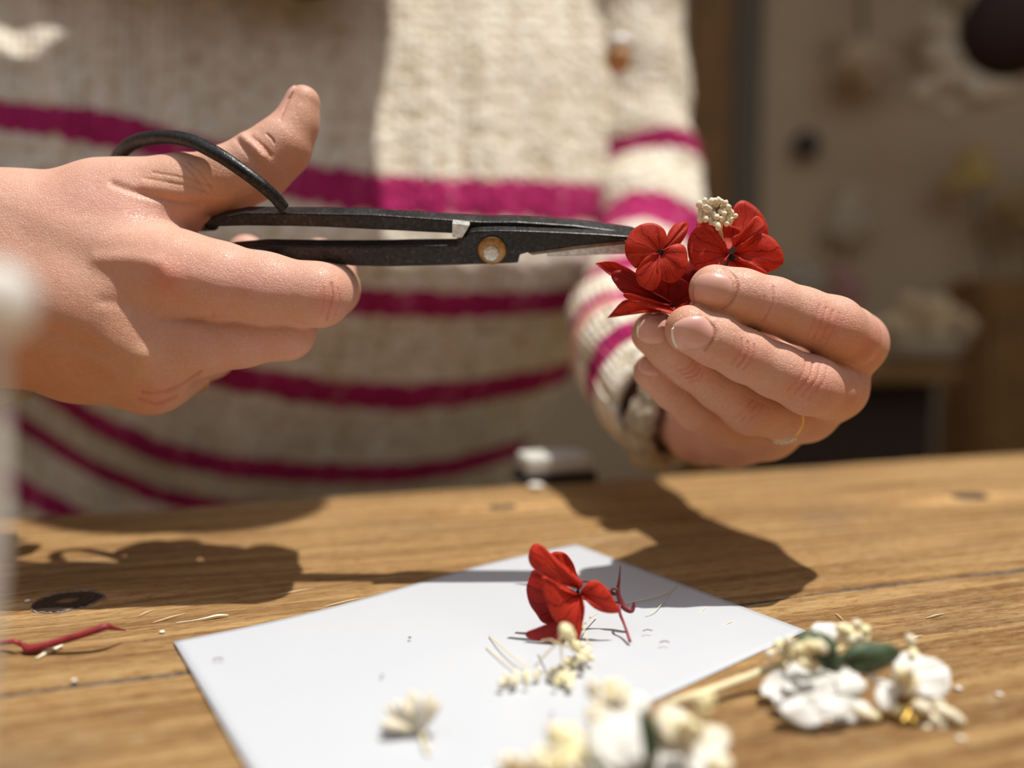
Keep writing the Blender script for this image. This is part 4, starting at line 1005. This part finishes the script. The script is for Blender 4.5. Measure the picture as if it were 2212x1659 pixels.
wp((1790, 1505), [(1750, 1500), (1735, 1515), (1755, 1535), (1790, 1548), (1828, 1548), (1848, 1528), (1835, 1508)], .1645, bulge=2.5)
wp((1820, 1525), [(1828, 1512), (1855, 1512), (1878, 1530), (1882, 1548), (1860, 1558), (1830, 1562), (1805, 1560), (1800, 1540)], .1670, bulge=1.5)
wp((1900, 1480), [(1868, 1462), (1890, 1462), (1925, 1470), (1937, 1482), (1935, 1510), (1925, 1530), (1905, 1533), (1888, 1505)], .1690, bulge=2.5)
wp((1960, 1470), [(1930, 1445), (1935, 1420), (1962, 1405), (1990, 1420), (2020, 1425), (2050, 1440), (2048, 1455), (2010, 1465)], .1725, bulge=2)
wp((1965, 1475), [(1950, 1455), (1985, 1448), (2025, 1455), (2046, 1475), (2043, 1500), (2010, 1506), (1975, 1500)], .1690, bulge=2)
wp((1950, 1475), [(1925, 1462), (1935, 1445), (1965, 1445), (1985, 1465), (1980, 1495), (1950, 1500)], .1675, CREAMP, 2)
wp((1985, 1495), [(2010, 1500), (2035, 1510), (2040, 1525), (2020, 1530), (1990, 1515)], .1680, CREAMP, 1)
wp((1790, 1390), [(1765, 1375), (1750, 1362), (1758, 1349), (1780, 1343), (1802, 1348), (1812, 1366), (1808, 1385)], .1860, bulge=1)
wp((1790, 1425), [(1760, 1436), (1735, 1420), (1716, 1395), (1724, 1372), (1752, 1363), (1785, 1370), (1806, 1390), (1808, 1412)], .1722, LEAF, 2, name='leaf', wave=.1)
wp((1822, 1430), [(1822, 1410), (1845, 1392), (1885, 1387), (1925, 1392), (1947, 1409), (1932, 1430), (1900, 1448), (1865, 1457), (1838, 1448)], .1700, LEAF, 1.5, name='leaf', wave=.1)
wp((1775, 1440), [(1772, 1420), (1800, 1410), (1825, 1420), (1822, 1440), (1800, 1450)], .1760, LEAF, 1, name='leaf', wave=.1)
for (cx_, cy_, sx, sy, n, z) in [(1665, 1410, 4, 3, 2, .178), (1692, 1398, 14, 10, 10, .178), (1730, 1406, 9, 7, 6, .1665), (1752, 1388, 6, 6, 6, .1665), (1772, 1396, 6, 4, 4, .167), (1828, 1372, 10, 10, 8, .183), (1845, 1372, 14, 12, 12, .182), (1866, 1375, 6, 4, 3, .182),
                                 (1965, 1384, 3, 3, 2, .180), (1973, 1408, 8, 6, 4, .178), (1958, 1455, 14, 8, 8, .1655), (2028, 1540, 8, 8, 4, .1665)]:
    for k in range(n):
        bud(w1, PT(cx_ + random.gauss(0, sx), cy_ + random.gauss(0, sy), z + random.gauss(0, .0008)), random.uniform(.0008, .0011), BUDY if random.random() < .5 else BUD, 1.15)
for (x, y) in [(2055, 1545), (2065, 1553), (2025, 1558), (2030, 1570), (2005, 1578), (1992, 1530), (1868, 1542), (2042, 1540)]:
    bud(w1, PT(x, y, .1650), .00125, BUD, 1.7, d=pxdir(1, .5))
for pts in ([(1762, 1448, .171), (1760, 1425, .1705), (1750, 1400, .1705)], [(1762, 1448, .171), (1768, 1425, .171), (1780, 1400, .171)], [(1770, 1440, .172), (1790, 1415, .175), (1820, 1398, .179)],
            [(1765, 1450, .171), (1745, 1425, .1705), (1735, 1405, .1705)], [(1700, 1440, .175), (1690, 1415, .178), (1688, 1400, .178)], [(1980, 1510, .167), (2010, 1540, .166), (2050, 1545, .165)]):
    tube('stalk', [PT(*q) for q in pts], [.0004] * 3, STRAW, w1, n=8)
tube('stem', [G(1448, 1518, .0012), G(1520, 1496, .0030), PT(1620, 1460, .1785), PT(1700, 1432, .179), PT(1760, 1440, .176)], [.0007, .0008, .0008, .0009, .001], STRAW, w1)
WIRE = plain('gold_wire', (.75, .50, .12), .4, .6)
for pts in ([(1880, 1543, .167), (1925, 1540, .167), (1960, 1530, .1665), (1978, 1510, .1665)], [(1940, 1530, .1665), (1955, 1545, .166), (1990, 1552, .1645)], [(1975, 1508, .167), (1968, 1530, .1665), (1950, 1560, .164)], [(1935, 1535, .167), (1965, 1545, .1655), (1975, 1562, .1635)]):
    tube('wire', [PT(*q) for q in pts], [.0005] * len(pts), WIRE, w1, n=8)
for (x, y) in [(1937, 1534), (1868, 1540), (1890, 1545)]: bud(w1, PT(x, y, .166), .0010, BUDY)

# ------------------------------------------------------------------ white boutonniere at the front
w2 = empty('boutonniere', G(1330, 1700, 0), 'out-of-focus white flower posy at the front edge, overlapping the card', 'flower')
def w2p(base, outl, z, mat=WHITE, bulge=2.0, zb=None, name='petal', wave=.4): return petal(w2, base, lie(base, outl, mat), z, mat, bulge * .6, name, .00025, wave, zb, fn=PT)
w2p((1345, 1665), [(1290, 1650), (1268, 1610), (1275, 1565), (1305, 1535), (1350, 1525), (1395, 1540), (1412, 1580), (1412, 1630), (1390, 1665)], .1400, bulge=4)
w2p((1400, 1690), [(1420, 1640), (1425, 1590), (1408, 1550), (1383, 1532), (1378, 1540), (1400, 1565), (1410, 1600), (1400, 1650), (1370, 1690)], .1385, LEAF, .6, name='leaf', wave=0)
w2p((1330, 1700), [(1275, 1640), (1258, 1612), (1262, 1632), (1280, 1662), (1300, 1685)], .1380, LEAF, .6, name='leaf', wave=0)
w2p((1420, 1690), [(1415, 1620), (1430, 1570), (1470, 1560), (1510, 1600), (1530, 1660), (1500, 1700)], .1450, WHITE, 2)
w2p((1450, 1600), [(1420, 1580), (1415, 1545), (1440, 1520), (1480, 1535), (1500, 1570), (1490, 1600)], .1480, CREAMP, 2)
w2p((1480, 1620), [(1490, 1590), (1530, 1562), (1565, 1575), (1578, 1605), (1560, 1630), (1520, 1640)], .1470, CREAMP, 2)
w2p((1480, 1650), [(1500, 1625), (1545, 1618), (1572, 1605), (1560, 1640), (1570, 1670), (1520, 1690)], .1440, WHITE, 2)
w2p((1340, 1560), [(1320, 1540), (1318, 1510), (1345, 1495), (1385, 1500), (1405, 1520), (1390, 1545)], .1510, WHITE, 2)
w2p((1320, 1545), [(1275, 1565), (1265, 1540), (1275, 1520), (1300, 1515), (1325, 1525)], .1490, CREAMP, 1.5)
w2p((1260, 1650), [(1215, 1640), (1190, 1600), (1200, 1570), (1235, 1558), (1262, 1580), (1270, 1620)], .1440, CREAMP, 2)
w2p((1260, 1690), [(1200, 1690), (1170, 1660), (1190, 1630), (1240, 1630), (1265, 1655)], .1410, WHITE, 2)
w2p((1300, 1700), [(1262, 1680), (1268, 1650), (1300, 1660), (1340, 1690)], .1370, WHITE, 1)
for (cx_, cy_, sx, sy, n, z) in [(1281, 1490, 4, 8, 3, .152), (1325, 1482, 10, 8, 6, .152), (1315, 1510, 8, 8, 4, .151), (1345, 1505, 12, 8, 5, .1490), (1210, 1590, 16, 12, 10, .1430), (1225, 1625, 18, 12, 10, .1405), (1170, 1640, 14, 8, 8, .140), (1105, 1643, 8, 5, 3, .141), (1135, 1650, 10, 6, 4, .140), (1518, 1530, 5, 10, 5, .147), (1480, 1570, 10, 8, 5, .1440), (1190, 1655, 14, 8, 8, .139), (1245, 1660, 14, 8, 6, .1385), (1540, 1655, 16, 10, 6, .141)]:
    for k in range(n):
        bud(w2, PT(cx_ + random.gauss(0, sx), cy_ + random.gauss(0, sy), z + random.gauss(0, .0006)), random.uniform(.0008, .0012), BUDY if random.random() < .5 else BUD, 1.2)
for pts in ([(1330, 1560, .147), (1315, 1525, .150), (1322, 1485, .152)], [(1300, 1640, .143), (1250, 1620, .142), (1210, 1595, .143)], [(1480, 1620, .145), (1510, 1560, .147), (1518, 1525, .147)], [(1250, 1680, .140), (1180, 1655, .140), (1108, 1645, .141)], [(1320, 1540, .149), (1290, 1510, .151), (1282, 1490, .152)]):
    tube('stalk', [PT(*q) for q in pts], [.0005] * 3, STRAW, w2, n=8)

# ------------------------------------------------------------------ loose bits on the table
tw = tube('red_twig', [G(-40, 1396, .0015), G(10, 1388, .0022), G(32, 1386, .003), G(50, 1394, .0018), G(65, 1402, .0013), G(100, 1394, .0022), G(160, 1376, .0042), G(205, 1362, .0055), G(228, 1354, .0060), G(245, 1357, .0050), G(272, 1362, .003)],
          [.0005, .0006, .0006, .0006, .0011, .0009, .0009, .0009, .0009, .0005, .00015], REDTWIG, None, n=12, res=70)
tag(tw, 'dark red dried twig lying left of the card', 'twig')
o = tube('straw_bit', [G(85, 1400, .0006), G(103, 1408, .0006), G(135, 1394, .0006)], [.0004, .0006, .0003], BUD, None, n=6); tag(o, 'tiny forked cream straw under the red twig', 'plant scrap')
tube('fork', [G(103, 1408, .0006), G(90, 1416, .0004), G(78, 1422, .0004)], [.0004, .0004, .0002], BUD, o, n=6)
o = tube('straw_bit', [G(380, 1345, .0005), G(430, 1338, .0005), G(470, 1330, .0008), G(494, 1329, .0005)], [.0001, .00014, .0004, .0001], BUD, None, n=6); tag(o, 'thin pale straw with a seed tip beside the knot', 'plant scrap')
SC_L = [(60, 1298, 'white fleck at the left rim of the dark knot'), (160, 1470, 'white crumb on the seam between planks at left'), (2158, 1500, 'white crumb on the wood right of the posy'),
        (2075, 1595, 'pale crumb on the wood at lower right'), (2070, 1487, 'pale crumb beside the white posy'), (350, 1365, 'tiny pale crumb just left of the card corner')]
for x, y, lb in SC_L:
    vg, fg = ico(1); s_ = random.uniform(.0005, .0008); c = G(x, y, s_ * .6)
    o = mesh('crumb', vg * [s_ * 1.3, s_, s_ * .7] + c, fg, plain('crumb', (.82, .78, .70), .8), None); tag(o, lb, 'crumb')
for x, y, lb, l in [(1425, 1388, 'short curled dark hair-like fibre on the right of the card', 1), (825, 1458, 'grey speck in the middle of the card', 0), (459, 1425, 'fine grey fibre near the left corner of the card', 1), (1192, 1541, 'grey speck between the small fan floret and the posy', 0), (885, 1377, 'tiny red speck on the left half of the card', 0), (1389, 1363, 'tiny dark fibre right of the red floret', 1)]:
    a = G(x, y, .0018); r_ = .0004 if not l else .00012
    if l: o = tube('fibre', [a, a + [.0012, .0006, .0001], a + [.0024, .0002, 0]], [r_] * 3, DARKRED, None, n=5)
    else:
        vg, fg = ico(1); o = mesh('speck', vg * [.00045, .00045, .0002] + G(x, y, .0015), fg, DARKRED if 'red' in lb else plain('grey_speck', (.25, .25, .26), .8), None)
    tag(o, lb, 'speck' if not l else 'fibre')
# splinters of shaved wood raised on the grain at right
spl = []
for (x0_, y0_, x1_, y1_) in [(1510, 1325, 1530, 1310), (1805, 1325, 1822, 1340), (1560, 1352, 1590, 1340), (300, 1330, 330, 1318), (600, 1285, 680, 1270), (700, 1310, 790, 1290), (330, 1345, 400, 1325), (2000, 1335, 2040, 1325), (1960, 1380, 1995, 1372), (1260, 1180, 1330, 1160)]:
    spl.append(tube_geo([G(x0_, y0_, .0003), G((x0_ + x1_) / 2, (y0_ + y1_) / 2 - 1, .0006), G(x1_, y1_, .0003)], [.00008, .00016, .00005], 5))
V, Fc = join(spl); o = mesh('wood_splinters', V, Fc, plain('splinter', (.80, .64, .40), .7), None); tag(o, 'fine pale wood splinters scattered over the planks', 'splinters', kind='stuff')

# white block with dark base at the far table edge
ci = empty('ink_pad', G(1195, 1038, 0), 'small white block with a black base at the far table edge', 'box')
c = np.array(G(1197, 1036, 0)); wd = 150 * (c[1]) / F
box('base', (c[0], c[1], TZ + .0025), (wd + .004, .022, .005), plain('black_plastic', (.02, .02, .02), .5), ci, ANG, .001)
box('body', (c[0], c[1], TZ + .0095), (wd, .020, .009), plain('white_plastic', (.62, .62, .58), .5), ci, ANG, .002)
vg, fg = ico(2); o = mesh('crumb', vg * [.004, .003, .0018] + G(1157, 1050, .0016), fg, plain('crumb', (.8, .78, .7), .8), None); tag(o, 'white petal scrap just in front of the small white block', 'scrap')

# blurred white dried flower close to the lens, at the left edge
nf = empty('dried_flower', G(-160, 2300, 0), 'blurred white dried flower head on a stem at the left edge, closest to the viewer', 'dried flower')
q0 = P(-4, 650, .078)
vg, fg = ico(3); vg2 = vg * (1 + .08 * np.sin(6 * np.arctan2(vg[:, 1], vg[:, 0])))[:, None]
mesh('flower_head', vg2 * [.0036, .0036, .0042] + q0, fg, WHITE, nf)
nb = G(-60, 2260, 0)
tube('stem', [q0, P(-10, 900, .078), P(-16, 1200, .0775), nb + [0, 0, .02], nb], [.0009, .0009, .0009, .0012, .0012], WHITE, nf)

# ------------------------------------------------------------------ dim things at the back of the room
def blob(name, px, py, r_px, y, mat, label, cat, sub=3, sq=(1, 1, 1), n=1, spread=0, group=None):
    c = at(px, py, y); r = r_px * y / F
    parts = []; vi, fi = ico(2 if n > 1 else 3)
    for k in range(n):
        d = np.array([random.gauss(0, 1), random.gauss(0, .4), random.gauss(0, 1)]) * spread * r
        parts.append((vi * np.array(sq) * r * (1 if n == 1 else random.uniform(.35, .6)) + c + d, fi))
    return c, r, parts
PALE = plain('pale_dried', (.80, .68, .50), .8, col2=(.62, .52, .36), scale=40); PALEY = plain('yellow_dried', (.72, .54, .20), .8, col2=(.45, .33, .11), scale=40)
def posy(px, py, r_px, y, mat, label, stem_to, name='dried_bunch', cat='dried flowers', n=14):
    c, r, parts = blob('', px, py, r_px, y, mat, '', '', n=n, spread=.5)
    e = empty(name, tuple(c), label, cat)
    V, Fc = join(parts); mesh('flower_heads', V, Fc, mat, e)
    b = at(stem_to[0], stem_to[1], y + .02); tube('stems', [c, (c + b) / 2 + [0, .01, 0], b], [r * .12, r * .1, r * .09], plain('dull_stem', (.16, .12, .06), .8), e, n=8)
    return e
# peg rail that carries the hanging bunches
a_, b_ = at(1600, -120, WY - .05), at(2500, -120, WY - .05)
rail = tag(box('peg_rail', ((a_[0] + b_[0]) / 2, WY - .015, a_[2]), (b_[0] - a_[0], .03, .05), BROWN), 'brown wooden rail high on the back wall', 'rail')
posy(2050, 60, 46, WY - .07, PALE, 'topmost pale dried bunch on the wall, left of the dark maroon basket', (2060, -110))
posy(2075, 170, 50, WY - .24, PALE, 'larger pale dried bunch hanging below and left of the dark maroon basket', (2080, -110))
posy(2150, 185, 36, WY - .40, PALE, 'small pale dried bunch hanging directly under the dark maroon basket', (2150, -110))
posy(1870, 120, 50, WY - .07, plain('faint_tan', (.62, .48, .30), .8), 'faint tan dried bunch hanging left of the paler ones', (1860, -110))
posy(1825, 475, 42, WY - .05, plain('grey_dried', (.66, .58, .44), .8), 'greyish dried bunch on the wall just above the held flowers', (1850, 760))
posy(1728, 600, 34, WY - .045, plain('grey_dried', (.60, .52, .40), .8), 'lower greyish dried bunch behind the index finger', (1715, 760))
posy(2100, 378, 42, 1.66, PALEY, 'mustard-yellow dried bunch above the right cabinet', (2140, 597))
posy(2232, 450, 50, 1.66, plain('brown_dried', (.42, .30, .13), .8), 'brown dried bunch behind the mustard-yellow one', (2235, 597))
posy(1835, 625, 42, WY - .42, plain('mauve_dried', (.42, .22, .19), .8), 'dusky mauve dried bunch behind the held flowers', (1850, 792))
c = at(2185, 60, WY - .62); o = mesh('dark_basket', ico(3)[0] * [.075, .05, .075] + c, ico(3)[1], plain('maroon_dark', (.028, .008, .006), .8), None); tag(o, 'dark maroon round basket hanging at the top right corner', 'basket')
tube('handle', [c + [-.07, 0, .06], c + [0, 0, .14], c + [.07, 0, .06]], [.006] * 3, DARKB, o)
c = at(1742, 312, WY - .03); o = mesh('wall_knob', ico(3)[0] * [.032, .022, .032] + c, ico(3)[1], plain('dull_black', (.05, .04, .032), .6), None); tag(o, 'dull dark round hook on the back wall', 'hook')
mesh('back_plate', *box_geo(c + [0, .02, 0], (.03, .012, .03)), plain('dull_black', (.05, .04, .032), .6), o)
# cabinet at the right, low bench with a basket of cream flowers in front of it
a, b = at(2125, 600, 1.60), at(2480, 600, 1.60)
cb = empty('cabinet', ((a[0] + b[0]) / 2, 1.66, 0), 'brown wooden cabinet standing at the right edge', 'cabinet')
box('body', ((a[0] + b[0]) / 2, 1.67, a[2] / 2), (b[0] - a[0], .12, a[2]), BROWN, cb, bev=.004)
box('door', ((a[0] + b[0]) / 2, 1.604, a[2] / 2), (b[0] - a[0] - .04, .012, a[2] - .06), BROWN, cb, bev=.003)
a, b = at(1700, 795, 1.18), at(2085, 795, 1.18); bz = a[2]
sh = empty('low_bench', ((a[0] + b[0]) / 2, 1.3, 0), 'low wooden bench behind the knuckles, its shaded recess coloured dark', 'bench')
box('top', ((a[0] + b[0]) / 2, 1.30, bz - .012), (b[0] - a[0], .24, .024), BROWN, sh, bev=.003)
box('body', ((a[0] + b[0]) / 2, 1.32, (bz - .024) / 2), (b[0] - a[0] - .04, .18, bz - .024), DARKB, sh)  # solid dark box stands in for the shaded recess under the top
cc = np.array([at(1990, 740, 1.28)[0], 1.28, bz + .045]); hb = .05
bk = empty('flower_basket', (cc[0], 1.28, bz), 'pale basket heaped with cream flowers on the low bench', 'basket')
nb_ = 28; V = []
for k, (r, z) in enumerate(((.01, 0), (.058, 0), (.080, hb), (.076, hb), (.055, .006))):
    for i in range(nb_): V.append((cc[0] + r * math.cos(2 * math.pi * i / nb_), 1.28 + r * .7 * math.sin(2 * math.pi * i / nb_), bz + .001 + z))
Fc = []
for k in range(4):
    for i in range(nb_): Fc.append((k * nb_ + i, k * nb_ + (i + 1) % nb_, (k + 1) * nb_ + (i + 1) % nb_, (k + 1) * nb_ + i))
mesh('basket_body', V, Fc, plain('pale_wicker', (.42, .33, .22), .8), bk)
parts = []
for k in range(26):
    parts.append((ico(2)[0] * random.uniform(.014, .024) + np.array([cc[0] + random.gauss(0, .035), 1.28 + random.gauss(0, .02), bz + hb + abs(random.gauss(0, .035))]), ico(2)[1]))
V, Fc = join(parts); mesh('cream_flowers', V, Fc, plain('soft_cream', (.72, .56, .33), .8), bk)
